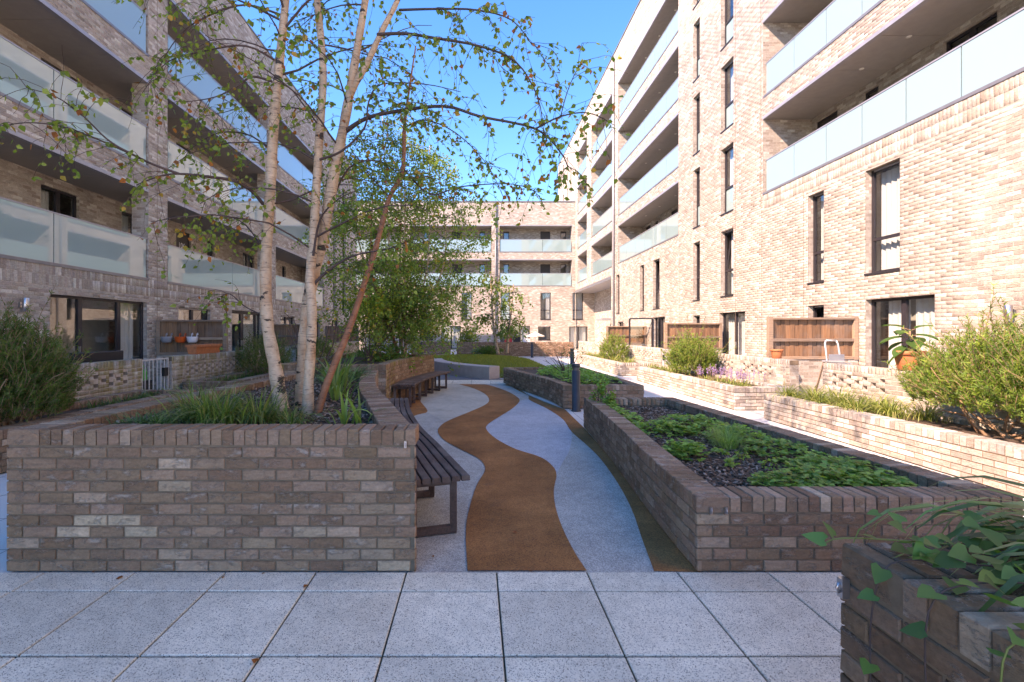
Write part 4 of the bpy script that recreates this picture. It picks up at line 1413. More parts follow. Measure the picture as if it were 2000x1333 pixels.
# bollards
def bollard(label, x, y, h=.95, r=.083):
    root = empty('bollard_light', (x, y, 0), label, 'bollard', 'dark bollard lights along the path')
    MB().lathe((x, y, 0), [(r + .02, 0), (r + .02, .008), (r, .012), (r, h - .135), (0, h - .135)], 28).build('post', M['bollard'], root)
    MB().lathe((x, y, 0), [(r * .80, h - .135), (r * .80, h - .07)], 28).build('lens', M['bollard_glass'], root)
    MB().lathe((x, y, 0), [(0, h - .07), (r, h - .07), (r, h - .012), (r - .012, h), (0, h)], 28).build('cap', M['bollard'], root)
bollard('nearest and largest dark grey bollard light, at a brick planter corner', 2.02, 9.72)
bollard('dark bollard light standing just behind the herb planter', 3.68, 18.4)
bollard('slim far bollard light in front of the lawn brick wall', 3.45, 29.6)
bollard('far bollard light left of the lawn, near the grey wall', -3.45, 33.4 - 3.2)

# wall lamps
def wall_lamp(label, F, u, z):
    root = empty('wall_lamp', F.pt(u, z, 0), label, 'lamp', 'wall lamps')
    m = MB(); F.box(m, u - .035, u + .035, z - .05, z + .05, .001, .02); m.build('back_plate', M['steel'], root)
    m = MB(); m.tube([F.pt(u, z, .02), F.pt(u, z, .055)], .012, 8); m.build('arm', M['steel'], root)
    c = F.pt(u, z, .105)
    MB().lathe(c, [(0, -.13), (.050, -.13), (.055, -.125), (.055, .125), (.050, .13), (0, .13)], 20).build('cylinder_body', M['steel'], root)
wall_lamp('steel cylinder wall lamp on the sunlit brick at far right', FR, 7.85, 1.90)
wall_lamp('small cylinder wall lamp on the shaded brick at far left', FL, 9.27, 2.12)

# hanging pots on the left screen
def hang_pot(label, x, mat):
    root = empty('hanging_pot', (x, 13.08, 1.28), label, 'pot', 'pots hung on the timber screen')
    y, z = 13.03, 1.30
    m = MB()
    prof = [(0, 0), (.10, 0), (.135, .05), (.15, .14), (.155, .16), (.14, .16), (.13, .10), (.08, .06)]
    b = len(m.v)
    m.lathe((0, 0, 0), prof, 20)
    m.v = [(x + p[0], y + p[1] * .75, z + p[2]) for p in m.v]
    m.build('pot_body', mat, root)
    for s in (-.07, .07):
        m = MB(); m.tube([(x + s, y + .08, z + .10), (x + s, y + .095, z + .24), (x + s, y + .13, z + .26), (x + s, y + .145, z + .20)], .011, 8); m.build('hook', mat, root)
hang_pot('grey zinc pot hung on the left timber screen', -8.40, M['potgrey'])
hang_pot('bright orange pot hung between two others on the screen', -8.03, M['potorange'])
hang_pot('white pot hung on the screen right of the orange one', -7.70, M['potwhite'])

def trough():
    root = empty('plant_trough', (-6.7, 11.85, 1.06), 'long terracotta trough standing on the mossy garden wall', 'trough')
    x0, x1, y0, y1, z = -6.82, -6.58, 11.3, 12.4, 1.062
    m = MB()
    P = [(x0 + .03, y0 + .03, z), (x1 - .03, y0 + .03, z), (x1 - .03, y1 - .03, z), (x0 + .03, y1 - .03, z), (x0, y0, z + .19), (x1, y0, z + .19), (x1, y1, z + .19), (x0, y1, z + .19)]
    m.hexa(P); m.build('trough_body', M['terracotta'], root)
    m = MB()
    ring(m, [(x0 - .02, y0 - .02), (x1 + .02, y0 - .02), (x1 + .02, y1 + .02), (x0 - .02, y1 + .02)], [(x0 + .03, y0 + .03), (x1 - .03, y0 + .03), (x1 - .03, y1 - .03), (x0 + .03, y1 - .03)], z + .17, z + .225)
    m.build('rim', M['terracotta'], root, .006)
trough()

def watering_can():
    x, y, z = -6.86, 9.82, .60
    root = empty('watering_can', (x, y, z), 'bright green watering can behind the left metal gate', 'watering can')
    MB().lathe((x, y, z), [(0, 0), (.10, 0), (.115, .03), (.11, .17), (.09, .22), (.05, .23)], 20).build('can_body', M['green_plastic'], root)
    m = MB(); m.tube([(x, y - .09, z + .06), (x, y - .20, z + .16), (x, y - .26, z + .25)], [.024, .017, .015], 8); m.lathe((x, y - .265, z + .25), [(.015, 0), (.035, .02), (0, .025)], 10); m.build('spout', M['green_plastic'], root)
    m = MB(); m.tube([(x, y - .02, z + .22), (x, y + .06, z + .30), (x, y + .15, z + .24), (x, y + .12, z + .08)], .012, 8); m.build('handle', M['green_plastic'], root)
    MB().box(x - .16, x + .16, y - .14, y + .16, 0, z - .002).build('stand', M['dark_door'], root)
watering_can()

def flower_pot(name, label, x, y, z, r, h):
    root = empty(name, (x, y, z), label, 'flower pot', 'terracotta flower pots on garden walls')
    MB().lathe((x, y, z), [(0, 0), (r * .68, 0), (r * .72, .008), (r * .93, h * .78), (r * .93, h * .79), (r * 1.03, h * .79), (r * 1.03, h), (r * .90, h), (r * .86, h * .8), (0, h * .8)], 28).build('pot_body', M['terracotta'], root)
    MB().lathe((x, y, z), [(0, h * .83), (r * .87, h * .83)], 20).build('soil', M['soil'], root)
    return root
flower_pot('terracotta_pot', 'small empty terracotta pot at the end of a garden wall', 6.71, 10.72, 1.002, .125, .20)
flower_pot('terracotta_pot', 'larger terracotta pot holding the big leaved plant', 6.72, 7.45, 1.002, .20, .30)

def step_ladder():
    x, y = 7.1, 9.55
    root = empty('step_ladder', (x, y, 0), 'folding silver step ladder with grey top behind the sunlit wall', 'step ladder')
    top = 1.42
    for s in (-.17, .17):
        m = MB(); m.tube([(x + s, y - .28, 0), (x + s * .8, y - .02, 1.0), (x + s * .75, y + .05, top - .06), (x + s * .6, y + .06, top)], .018, 8); m.build('front_rail', M['ladder'], root)
        m = MB(); m.bar((x + s, y + .40, 0), (x + s * .8, y + .06, 1.02), .035, .02); m.build('rear_leg', M['fence_rail'], root)
    m = MB(); m.tube([(x - .10, y + .06, top), (x + .10, y + .06, top)], .018, 8); m.build('grip_bar', M['ladder'], root)
    MB().box(x - .15, x + .15, y - .10, y - .075, .98, 1.15).build('front_panel', M['potgrey'], root, .006)
    for z, yy in ((.33, -.19), (.66, -.10), (.99, -.02)):
        MB().box(x - .16, x + .16, y + yy - .09, y + yy + .12, z, z + .035).build('tread', M['ladder'], root, .006)
step_ladder()

def parasol():
    x, y = 4.45, 36
    root = empty('parasol', (x, y, 0), 'open cream parasol on the far terrace', 'parasol')
    m = MB(); n = 8; r, zt, zb = .68, 1.56, 1.28
    V = [(x, y, zt)] + [(x + r * math.cos(2 * math.pi * i / n), y + r * math.sin(2 * math.pi * i / n), zb) for i in range(n)] + [(x + r * math.cos(2 * math.pi * i / n), y + r * math.sin(2 * math.pi * i / n), zb - .06) for i in range(n)]
    m.add(V, [(0, 1 + i, 1 + (i + 1) % n) for i in range(n)] + [(1 + i, n + 1 + i, n + 1 + (i + 1) % n, 1 + (i + 1) % n) for i in range(n)])
    m.build('canopy', M['canvas'], root)
    MB().tube([(x, y, 0), (x, y, zt + .05)], .02, 8).build('pole', M['cover'], root)
    for i in range(n):
        a = 2 * math.pi * i / n
        m = MB(); m.tube([(x, y, 1.2), (x + r * .6 * math.cos(a), y + r * .6 * math.sin(a), 1.38)], .008, 5); m.build('rib', M['cover'], root)
parasol()

def garden_chair(name, label, x, y, mat, s=1.0):
    root = empty(name, (x, y, 0), label, 'chair', None)
    MB().box(x - .27, x + .27, y - .25, y + .25, .40, .46).build('seat', mat, root, .02)
    MB().box(x - .27, x + .27, y - .30, y - .25, .46, 1.12 * s).build('backrest', mat, root, .03)
    for dx in (-.24, .24):
        for dy in (-.22, .22):
            m = MB(); m.bar((x + dx, y + dy, 0), (x + dx, y + dy, .40), .035); m.build('leg', mat, root)
garden_chair('garden_chair', 'red garden chair on the far terrace', 2.25, 34, M['red'], 1.06)
garden_chair('garden_chair', 'dark garden chair beside the red one on the far terrace', 2.90, 34.4, M['black'], 1.10)
garden_chair('garden_chair', 'white covered chair right of the dark chair on the far terrace', 3.75, 36, M['cover'], .95)

def garden_sofa():
    x, y0, y1 = -7.55, 8.55, 9.75
    root = empty('garden_sofa', (x, (y0 + y1) / 2, 0), 'black garden sofa showing above the left perforated wall', 'sofa')
    MB().box(x - .35, x + .30, y0 + .1, y1 - .1, .30, .48).build('seat', M['black'], root, .02)
    MB().box(x + .30, x + .40, y0, y1, .05, 1.22).build('backrest', M['black'], root, .02)
    for y in (y0, y1 - .1): MB().box(x - .35, x + .299, y, y + .1, .02, .68).build('armrest', M['black'], root, .015)
garden_sofa()

# ================================================================== VEGETATION
UP = np.array([0, 0, 1.0])
LEAF_V = [(0, 0, 0), (-.42, .32, .06), (.42, .32, .06), (-.28, .68, .02), (.28, .68, .02), (0, 1.05, -.08), (0, .35, -.05)]
LEAF_F = [(0, 6, 1), (0, 2, 6), (1, 6, 3), (6, 2, 4), (3, 6, 5), (6, 4, 5)]
SLEAF_V = [(0, 0, 0), (-.38, .45, .06), (0, 1, 0), (.38, .45, .06)]
SLEAF_F = [(0, 3, 2), (0, 2, 1)]

def leaf_cols(n, greens, odd, p_odd):
    G = 1.75 * np.array(greens)[rng.integers(0, len(greens), n)] * (1 + .35 * (rng.random((n, 1)) - .5))
    O = 1.25 * np.array(odd)[rng.integers(0, len(odd), n)]
    return np.where(rng.random((n, 1)) < p_odd, O, G)

def walk(p, d, length, n, wob, droop, r=random):
    """a wandering line: list of points"""
    p, d = Vector(p), Vector(d).normalized()
    out = [p.copy()]
    for i in range(n):
        d = (d + Vector((r.gauss(0, wob), r.gauss(0, wob), r.gauss(0, wob) - droop))).normalized()
        p = p + d * (length / n)
        out.append(p.copy())
    return out

def spline3(pts, n=5):
    P = [Vector(p) for p in pts]
    out = []
    for i in range(len(P) - 1):
        p0, p1, p2, p3 = P[max(i - 1, 0)], P[i], P[i + 1], P[min(i + 2, len(P) - 1)]
        for k in range(n):
            s = k / n
            out.append(.5 * ((2 * p1) + (p2 - p0) * s + (2 * p0 - 5 * p1 + 4 * p2 - p3) * s * s + (3 * p1 - p0 - 3 * p2 + p3) * s ** 3))
    out.append(P[-1])
    return out

def leaf_basis(pos, hang=.7):
    n = len(pos)
    d = rng.normal(0, 1, (n, 3)); d[:, 2] = -np.abs(d[:, 2]) * hang - .45 * hang
    return basis(d, rng.normal(0, 1, (n, 3)))

def leaf_cloud(name, pos, size, cols, parent, tmpl='big', hang=.7, mat='leaf'):
    pos = np.array(pos)
    B = leaf_basis(pos, hang) * (size * (.7 + .6 * rng.random(len(pos))))[:, None, None]
    tv, tf = (LEAF_V, LEAF_F) if tmpl == 'big' else (SLEAF_V, SLEAF_F)
    o = link(name, scatter_mesh(name, tv, tf, B, pos, cols), None, M[mat])
    adopt(o, parent); tag(o, kind='stuff')
    return o

# ---------------- the birch in the left foreground planter
def birch():
    root = empty('birch_tree', (-1.62, 4.5, .86), 'multi stemmed birch with pale peeling bark in the left foreground planter', 'tree', 'trees in the courtyard')
    def stem(name, pix, ys, radii, mat):
        pts = [at(px, py, y) for (px, py), y in zip(pix, ys)]
        P = spline3(pts, 5)
        n = len(P)
        rr = np.interp(np.linspace(0, 1, n), np.linspace(0, 1, len(radii)), radii)
        rr = [.9 * r * (1 + .05 * math.sin(i * 1.7) + random.uniform(-.04, .04)) for i, r in enumerate(rr)]
        m = MB(); m.tube(P, rr, 14); m.build(name, mat, root)
        return P
    A = stem('stem', [(553, 822), (545, 770), (537, 715), (522, 630), (519, 520), (526, 400), (536, 230), (548, 100), (558, 0), (572, -160), (580, -340), (588, -600), (575, -900)], [4.38, 4.4, 4.42, 4.45, 4.5, 4.5, 4.5, 4.5, 4.5, 4.5, 4.5, 4.5, 4.5], [.085, .070, .066, .062, .058, .054, .049, .043, .038, .032, .026, .018, .006], M['birch'])
    B = stem('stem', [(601, 830), (602, 760), (607, 680), (609, 610), (606, 540), (612, 466), (623, 280), (631, 140), (619, 0), (600, -200), (580, -460), (545, -720), (520, -980)], [4.35, 4.38, 4.4, 4.42, 4.45, 4.5, 4.55, 4.6, 4.65, 4.7, 4.7, 4.7, 4.7], [.07, .052, .05, .05, .048, .045, .042, .038, .034, .028, .022, .015, .006], M['birch'])
    Cc = stem('stem', [(588, 805), (590, 730), (596, 640), (607, 560), (630, 466), (654, 333), (675, 228), (693, 123), (712, 10), (740, -160), (760, -300), (800, -560), (840, -820)], [4.72, 4.7, 4.68, 4.65, 4.65, 4.6, 4.6, 4.55, 4.5, 4.45, 4.4, 4.4, 4.4], [.075, .062, .062, .064, .060, .056, .05, .042, .036, .030, .024, .016, .006], M['birch'])
    stem('forked_limb', [(678, 205), (690, 172), (717, 123), (745, 63), (777, 0), (815, -90)], [4.6, 4.58, 4.5, 4.4, 4.3, 4.2], [.038, .036, .032, .028, .024, .016], M['birch'])
    D = stem('leaning_stem', [(618, 812), (640, 745), (675, 660), (700, 590), (735, 480), (759, 390), (786, 335), (790, 245), (797, 190), (812, 90)], [4.3, 4.35, 4.45, 4.55, 4.7, 4.85, 4.95, 5.0, 5.0, 5.0], [.042, .036, .034, .031, .028, .026, .024, .020, .013, .006], M['redbark'])
    limbs = [  # pixel line, depths, radius
        ([(675, 256), (717, 231), (780, 217), (868, 208), (938, 228), (1046, 252), (1095, 298), (1110, 330)], [4.6, 4.5, 4.35, 4.2, 4.05, 3.95, 3.9, 3.9], .020),
        ([(1046, 252), (1095, 228), (1150, 221), (1200, 245)], [3.95, 3.9, 3.8, 3.75], .008),
        ([(1095, 228), (1108, 180), (1128, 135), (1145, 118)], [3.9, 3.9, 3.88, 3.85], .005),
        ([(737, 68), (790, 66), (850, 75), (938, 91), (1008, 122), (1050, 190), (1062, 260)], [4.4, 4.3, 4.2, 4.1, 4.0, 3.95, 3.95], .015),
        ([(780, 20), (850, 18), (930, 20), (1000, 40), (1040, 90)], [4.3, 4.1, 4.0, 3.9, 3.9], .011),
        ([(625, 312), (668, 295), (712, 250), (720, 200), (745, 165), (830, 165), (900, 180)], [4.5, 4.4, 4.35, 4.3, 4.3, 4.25, 4.2], .012),
        ([(514, 399), (490, 372), (455, 353), (400, 345), (350, 340), (310, 345), (266, 362)], [4.5, 4.35, 4.2, 4.05, 3.95, 3.9, 3.85], .018),
        ([(350, 340), (300, 322), (255, 300), (210, 273), (160, 225), (110, 190), (52, 172)], [3.95, 3.85, 3.75, 3.7, 3.6, 3.55, 3.5], .011),
        ([(300, 322), (220, 285), (130, 250), (60, 240), (5, 246)], [3.85, 3.75, 3.65, 3.6, 3.55], .009),
        ([(532, 160), (493, 150), (465, 168), (420, 190), (360, 200)], [4.5, 4.4, 4.3, 4.2, 4.1], .012),
        ([(540, 120), (480, 90), (400, 100), (330, 120), (285, 170)], [4.5, 4.35, 4.2, 4.1, 4.0], .010),
        ([(550, 30), (480, 10), (410, 30), (350, 70), (300, 150)], [4.5, 4.3, 4.15, 4.1, 4.05], .010),
        ([(527, 290), (480, 262), (420, 262), (360, 300)], [4.5, 4.6, 4.65, 4.7], .010),
        ([(520, 500), (480, 440), (430, 420), (385, 430)], [4.5, 4.6, 4.7, 4.75], .008),
        ([(607, 562), (640, 530), (690, 500), (760, 486), (800, 470)], [4.45, 4.45, 4.4, 4.3, 4.25], .016),
        ([(612, 500), (625, 430), (660, 390), (700, 372)], [4.4, 4.3, 4.2, 4.15], .012),
        ([(640, 420), (680, 330), (740, 315), (790, 345), (850, 345)], [4.6, 4.75, 4.8, 4.85, 4.9], .010),
        ([(788, 330), (840, 380), (900, 365), (1000, 360), (1060, 380)], [4.95, 4.9, 4.8, 4.7, 4.6], .010),
        ([(790, 250), (830, 235), (890, 260), (950, 320), (985, 390)], [5.0, 4.9, 4.8, 4.7, 4.65], .009),
        ([(760, 385), (720, 340), (690, 300), (660, 300)], [4.85, 5.0, 5.1, 5.2], .008),
        ([(522, 620), (480, 600), (450, 575), (430, 580)], [4.45, 4.5, 4.5, 4.5], .007),
    ]
    for i, s in enumerate((A, B, Cc)):           # more limbs, set out at random
        for k in range(24):
            q = s[int(len(s) * (random.uniform(.40, .70) if k < 8 else random.uniform(.70, .99)))]
            a = random.uniform(0, 2 * math.pi)
            limbs.append((walk(q, (math.cos(a), math.sin(a) * .8, random.uniform(.3, .9)), random.uniform(.8, 1.7), 6, .12, .10), None, random.uniform(.006, .012)))
    mb, tw = MB(), MB()
    leafp, leafs = [], []
    for li, (pts, ys, r) in enumerate(limbs):
        manual = ys is not None
        P = spline3([at(px, py, y) for (px, py), y in zip(pts, ys)], 4) if manual else pts
        n = len(P)
        mb.tube(P, list(np.linspace(r, max(.0025, r * .22), n)), 6, False)
        L = sum((P[i + 1] - P[i]).length for i in range(n - 1))
        nt = int(L / (.052 if manual else .085))
        for t in range(nt):
            f = random.uniform(.22 if r > .009 else .05, 1)
            i = min(n - 2, int(f * (n - 1)))
            q = P[i].lerp(P[i + 1], f * (n - 1) - i)
            along = (P[i + 1] - P[i]).normalized()
            side = Vector((random.gauss(0, 1), random.gauss(0, 1), random.gauss(0, .6)))
            d = along * .7 + side.normalized() * .9 + Vector((0, 0, .15))
            ln = random.uniform(.16, .55) * (1.25 if random.random() < .25 else 1)
            W = walk(q, d, ln, 6, .16, .20)
            tw.tube(W, list(np.linspace(.0026, .0011, 7)), 3, False)
            for j in range(1, 7):
                for _ in range(2 if j > 2 else 1):
                    if random.random() < .55:
                        leafp.append(tuple(W[j].lerp(W[j - 1], random.random()))); leafs.append(.042)
            if random.random() < .5:
                W2 = walk(W[3], along + Vector((random.gauss(0, .8), random.gauss(0, .8), -.3)), ln * .6, 5, .15, .25)
                tw.tube(W2, list(np.linspace(.0018, .001, 6)), 3, False)
                for j in range(1, 6):
                    if random.random() < .7: leafp.append(tuple(W2[j])); leafs.append(.040)
    mb.build('branches', M['twig'], root)
    o = tw.build('twigs', M['twig'], root); tag(o, kind='stuff')
    # leaves: the nearest ones in view singly, the rest joined
    P = np.array(leafp)
    px = VX + P[:, 0] / P[:, 1] * FPX; py = VY - (P[:, 2] - CAMZ) / P[:, 1] * FPX
    vis = (px > 0) & (px < 2000) & (py > 0) & (py < 1333)
    order = np.argsort(np.where(vis, P[:, 1], 99))
    one = order[:300]
    cols = leaf_cols(len(P), [(.085, .135, .026), (.11, .155, .03), (.065, .11, .022), (.13, .165, .035)], [(.34, .11, .03), (.26, .19, .04), (.24, .08, .03), (.34, .20, .04)], .15)
    rest = np.setdiff1d(np.arange(len(P)), one)
    leaf_cloud('leaves', P[rest], .041, cols[rest], root)
    lv = MB().add([tuple(x) for x in LEAF_V], LEAF_F)
    me = bpy.data.meshes.new('leaf'); me.from_pydata(lv.v, [], lv.f); me.materials.append(M['leaf_o'])
    Bs = leaf_basis(P[one])
    for k, i in enumerate(one):
        ob = link('leaf', me)
        s = .044 * random.uniform(.7, 1.25)
        R = Matrix([list(r) for r in Bs[k]]).to_4x4()
        ob.matrix_basis = Matrix.Translation(P[i]) @ R @ Matrix.Scale(s, 4)
        ob.color = (*cols[i], 1)
        adopt(ob, root)
    print('birch leaves', len(P))
birch()

# ---------------- dense multi stem tree in the second planter
def dense_tree():
    base = Vector((-2.05, 12.9, .86))
    root = empty('birch_tree', tuple(base), 'dense leafy young birch in the planter behind the far bench', 'tree', 'trees in the courtyard')
    lp = []
    br = MB()
    for i, (px, py, y) in enumerate(((765, 560, 12.9), (782, 500, 13.0), (790, 440, 12.8), (835, 520, 13.2), (725, 520, 12.5), (870, 500, 13.4), (700, 470, 13.2))):
        top = at(px + random.uniform(-20, 20), 225 + 20 * i, y)
        b = base + Vector((random.uniform(-.16, .16), random.uniform(-.16, .16), -.05))
        mid = at(px, py, y)
        P = spline3([b, b.lerp(mid, .45) + Vector((random.uniform(-.05, .05), 0, 0)), mid, top], 5)
        m = MB(); m.tube(P, list(np.linspace(.045, .008, len(P))), 8); m.build('stem', M['birch'] if i != 4 else M['redbark'], root)
        for k in range(46):
            f = random.uniform(.26, 1)
            q = P[int(f * (len(P) - 1))]
            a = random.uniform(0, 2 * math.pi)
            W = walk(q, (math.cos(a), math.sin(a), random.uniform(.0, .8)), random.uniform(1.0, 2.3) * (1.25 - .5 * f), 8, .14, .10)
            br.tube(W, list(np.linspace(.010, .002, 9)), 4, False)
            for j in range(2, 9):
                for _ in range(1):
                    V_ = walk(W[j], (random.gauss(0, 1), random.gauss(0, 1), random.gauss(-.3, .5)), random.uniform(.2, .55), 5, .2, .22)
                    for t in range(1, 6):
                        for _ in range(4): lp.append(tuple(V_[t] + Vector((random.gauss(0, .06), random.gauss(0, .06), random.gauss(0, .06)))))
    br.build('branches', M['twig'], root)
    cols = leaf_cols(len(lp), [(.075, .135, .03), (.105, .165, .035), (.06, .11, .025), (.14, .19, .04)], [(.24, .19, .04), (.18, .18, .04)], .14)
    leaf_cloud('leaves', lp, .063, cols, root, 'small')
    print('dense leaves', len(lp))
dense_tree()

def small_tree():
    root = empty('birch_tree', (1.25, 27.5, .2), 'slender young birch with two thin trunks on the lawn', 'tree', 'trees in the courtyard')
    lp = []; br = MB()
    for pix in ([(973, 692), (966, 655), (962, 615), (960, 570), (957, 530)], [(990, 692), (993, 650), (999, 605), (1003, 555)]):
        P = spline3([at(px, py, 27.5) for px, py in pix], 5)
        m = MB(); m.tube(P, list(np.linspace(.10, .02, len(P))), 8); m.build('stem', M['birch'], root)
        for k in range(34):
            f = random.uniform(.38, 1)
            q = P[int(f * (len(P) - 1))]
            a = random.uniform(0, 2 * math.pi)
            W = walk(q, (math.cos(a), math.sin(a), random.uniform(-.1, .5)), random.uniform(.5, 1.5), 7, .15, .14)
            br.tube(W, list(np.linspace(.016, .004, 8)), 4, False)
            for j in range(2, 8):
                V_ = walk(W[j], (random.gauss(0, 1), random.gauss(0, 1), -.4), .5, 4, .2, .2)
                for t in range(1, 5):
                    lp.append(tuple(V_[t]))
    br.build('branches', M['twig'], root)
    leaf_cloud('leaves', lp, .15, leaf_cols(len(lp), [(.06, .11, .03), (.08, .13, .03)], [(.16, .15, .04)], .2), root, 'small')
small_tree()

def leafy_shrub(name, label, c, rx, ry, h, n, size, greens, odd=((.15, .14, .03),), p_odd=.1, stems=7, cat='shrub', group=None, low=.15):
    c = Vector(c)
    root = empty(name, tuple(c), label, cat, group)
    br = MB()
    for i in range(stems):
        a = random.uniform(0, 2 * math.pi)
        W = walk(c + Vector((random.uniform(-.1, .1) * rx, random.uniform(-.1, .1) * ry, -.03)), (math.cos(a) * rx / h, math.sin(a) * ry / h, 1.2), h * .9, 8, .12, .0)
        br.tube(W, list(np.linspace(.012, .003, 9)), 5, False)
    br.build('stems', M['twig'], root)
    k = max(10, n // 22)
    cc = rng.normal(0, 1, (k, 3)); cc /= np.linalg.norm(cc, axis=1, keepdims=True); cc *= rng.random((k, 1)) ** .4
    cc[:, 2] = (cc[:, 2] * .5 + .5) * (1 - low) + low
    pts = cc[rng.integers(0, k, n)] * np.array([rx, ry, h]) + rng.normal(0, 1, (n, 3)) * np.array([rx, ry, h]) * .10 + np.array(c)
    pts[:, 2] = np.maximum(pts[:, 2], c.z + .02)
    leaf_cloud('leaves', pts, size, leaf_cols(n, greens, list(odd), p_odd), root, 'small', hang=.4)
    return root
G1 = [(.05, .10, .02), (.07, .13, .03), (.04, .08, .02)]
leafy_shrub('deciduous_shrub', 'yellow green shrub on thin stems left of the far bench', (-2.55, 11.3, .86), .55, .5, 1.75, 700, .075, [(.16, .20, .03), (.12, .18, .03), (.09, .15, .03)], [(.30, .22, .04)], .2, 9, low=.45)
leafy_shrub('deciduous_shrub', 'nearly bare twiggy shrub right of the birch trunks', (-2.6, 8.9 - 1.2, .86), .6, .4, 1.35, 60, .05, [(.14, .15, .03)], [(.30, .2, .04)], .3, 12, low=.4)
leafy_shrub('evergreen_shrub', 'olive green bush rising behind the far brick wall', (-.48, 31.9, 0), .75, .6, 1.95, 1400, .11, [(.075, .11, .02), (.10, .13, .025), (.05, .08, .018)], low=.1)
leafy_shrub('evergreen_shrub', 'low round dark green bush on the lawn', (.82, 28.6, .15), .78, .5, .62, 2000, .07, [(.035, .085, .018), (.055, .11, .02)], low=.02)
leafy_shrub('evergreen_shrub', 'small grey green grassy tuft beside the low lawn bush', (-.05, 28.6, .12), .28, .25, .50, 500, .06, [(.08, .15, .10), (.10, .17, .12)], low=.02)
leafy_shrub('evergreen_shrub', 'low dark green plants behind the mossy planter rim', (-2.35, 12.1, .86), .62, .8, .42, 1500, .055, [(.04, .10, .025), (.055, .12, .03)], low=.02)

# ---------------- rosemary bushes
NV = [(-.5, 0, 0), (.5, 0, 0), (.25, 1, 0), (-.25, 1, 0)]
NF = [(0, 1, 2, 3)]
def rosemary(label, c, rx, ry, h, n, greens, nl=.030, nw=.0055, needles=40, wood=14, base=.12, up=1.0, name='rosemary_bush', woodvis=False, seg=.24):
    c = Vector(c)
    root = empty(name, tuple(c), label, 'bush', 'rosemary bushes')
    T, D, Cc = [], [], []
    st = MB()
    for i in range(n):
        a = random.uniform(0, 2 * math.pi); rad = math.sqrt(random.random())
        k = random.random()
        hz = (1 - .55 * rad ** 2) * h
        x, y = rad * rx * math.cos(a), rad * ry * math.sin(a)
        z0 = base * h + (hz - base * h) * k ** .8
        p = c + Vector((x, y, z0))
        d = Vector((math.cos(a) * rad * .8 + random.gauss(0, .3), math.sin(a) * rad * .8 + random.gauss(0, .3), up + random.gauss(0, .25)))
        L = random.uniform(.5, 1.25) * seg * (1.3 if k > .8 else 1)
        if random.random() < .10: L *= 2.1
        W = walk(p, d, L, 6, .10, -.04)
        st.tube(W, [.0035] * 6 + [.001], 3, False)
        g = 1.65 * np.array(random.choice(greens)) * random.uniform(.7, 1.3)
        for s in range(needles):
            f = random.random() * 6
            j = min(5, int(f)); q = W[j].lerp(W[j + 1], f - j)
            ax = (W[j + 1] - W[j]).normalized()
            o_ = Vector((random.gauss(0, 1), random.gauss(0, 1), random.gauss(0, 1))); o_ -= ax * o_.dot(ax)
            T.append(tuple(q)); D.append(tuple(ax * .75 + o_.normalized() * .8)); Cc.append(g * random.uniform(.8, 1.25))
    T, D, Cc = np.array(T), np.array(D), np.array(Cc)
    B = basis(D, rng.normal(0, 1, D.shape))
    B[:, :, 0] *= nw; B[:, :, 1] *= (nl * (.6 + .8 * rng.random(len(T))))[:, None]
    o = link('foliage', scatter_mesh('foliage', NV, NF, B, T, Cc), None, M['leaf']); adopt(o, root); tag(o, kind='stuff')
    o = st.build('shoots', M['wood_stem'], root); tag(o, kind='stuff')
    for i in range(wood):
        a = random.uniform(0, 2 * math.pi)
        W = walk(c + Vector((random.uniform(-.3, .3) * rx, random.uniform(-.3, .3) * ry, -.03)), (math.cos(a) * rx / h * 1.3, math.sin(a) * ry / h * 1.3, .9), h * random.uniform(.6, .9), 7, .16, 0)
        m = MB(); m.tube(W, list(np.linspace(.020 if woodvis else .012, .004, 8)), 7); m.build('branch', M['wood_stem'], root)
    return root
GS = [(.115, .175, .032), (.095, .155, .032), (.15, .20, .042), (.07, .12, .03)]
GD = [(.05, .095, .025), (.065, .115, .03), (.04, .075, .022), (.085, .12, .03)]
rosemary('largest sunlit rosemary bush spilling over the right hand bed', (6.05, 5.30, .40), .56, 1.20, 1.18, 1700, GS, .042, .009, 38, 18, .22, woodvis=True)
rosemary('yellow green rosemary bush in front of the middle timber screen', (5.9, 13.15, .40), .55, .62, .98, 950, GS, .048, .012, 26, 6, .05)
rosemary('smaller far rosemary bush beside the sunlit garden walls', (5.85, 20.4, .40), .50, .65, .98, 420, GS, .055, .014, 20, 4, .03)
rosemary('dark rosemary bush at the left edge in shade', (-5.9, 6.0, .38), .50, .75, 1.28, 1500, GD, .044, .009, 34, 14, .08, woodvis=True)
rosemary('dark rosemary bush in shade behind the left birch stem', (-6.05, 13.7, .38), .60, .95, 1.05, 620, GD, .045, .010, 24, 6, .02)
rosemary('shaded rosemary bush farther back between the birch trunks', (-5.95, 17.8, .38), .5, 1.0, 1.0, 420, GD, .055, .014, 20, 4, .02)

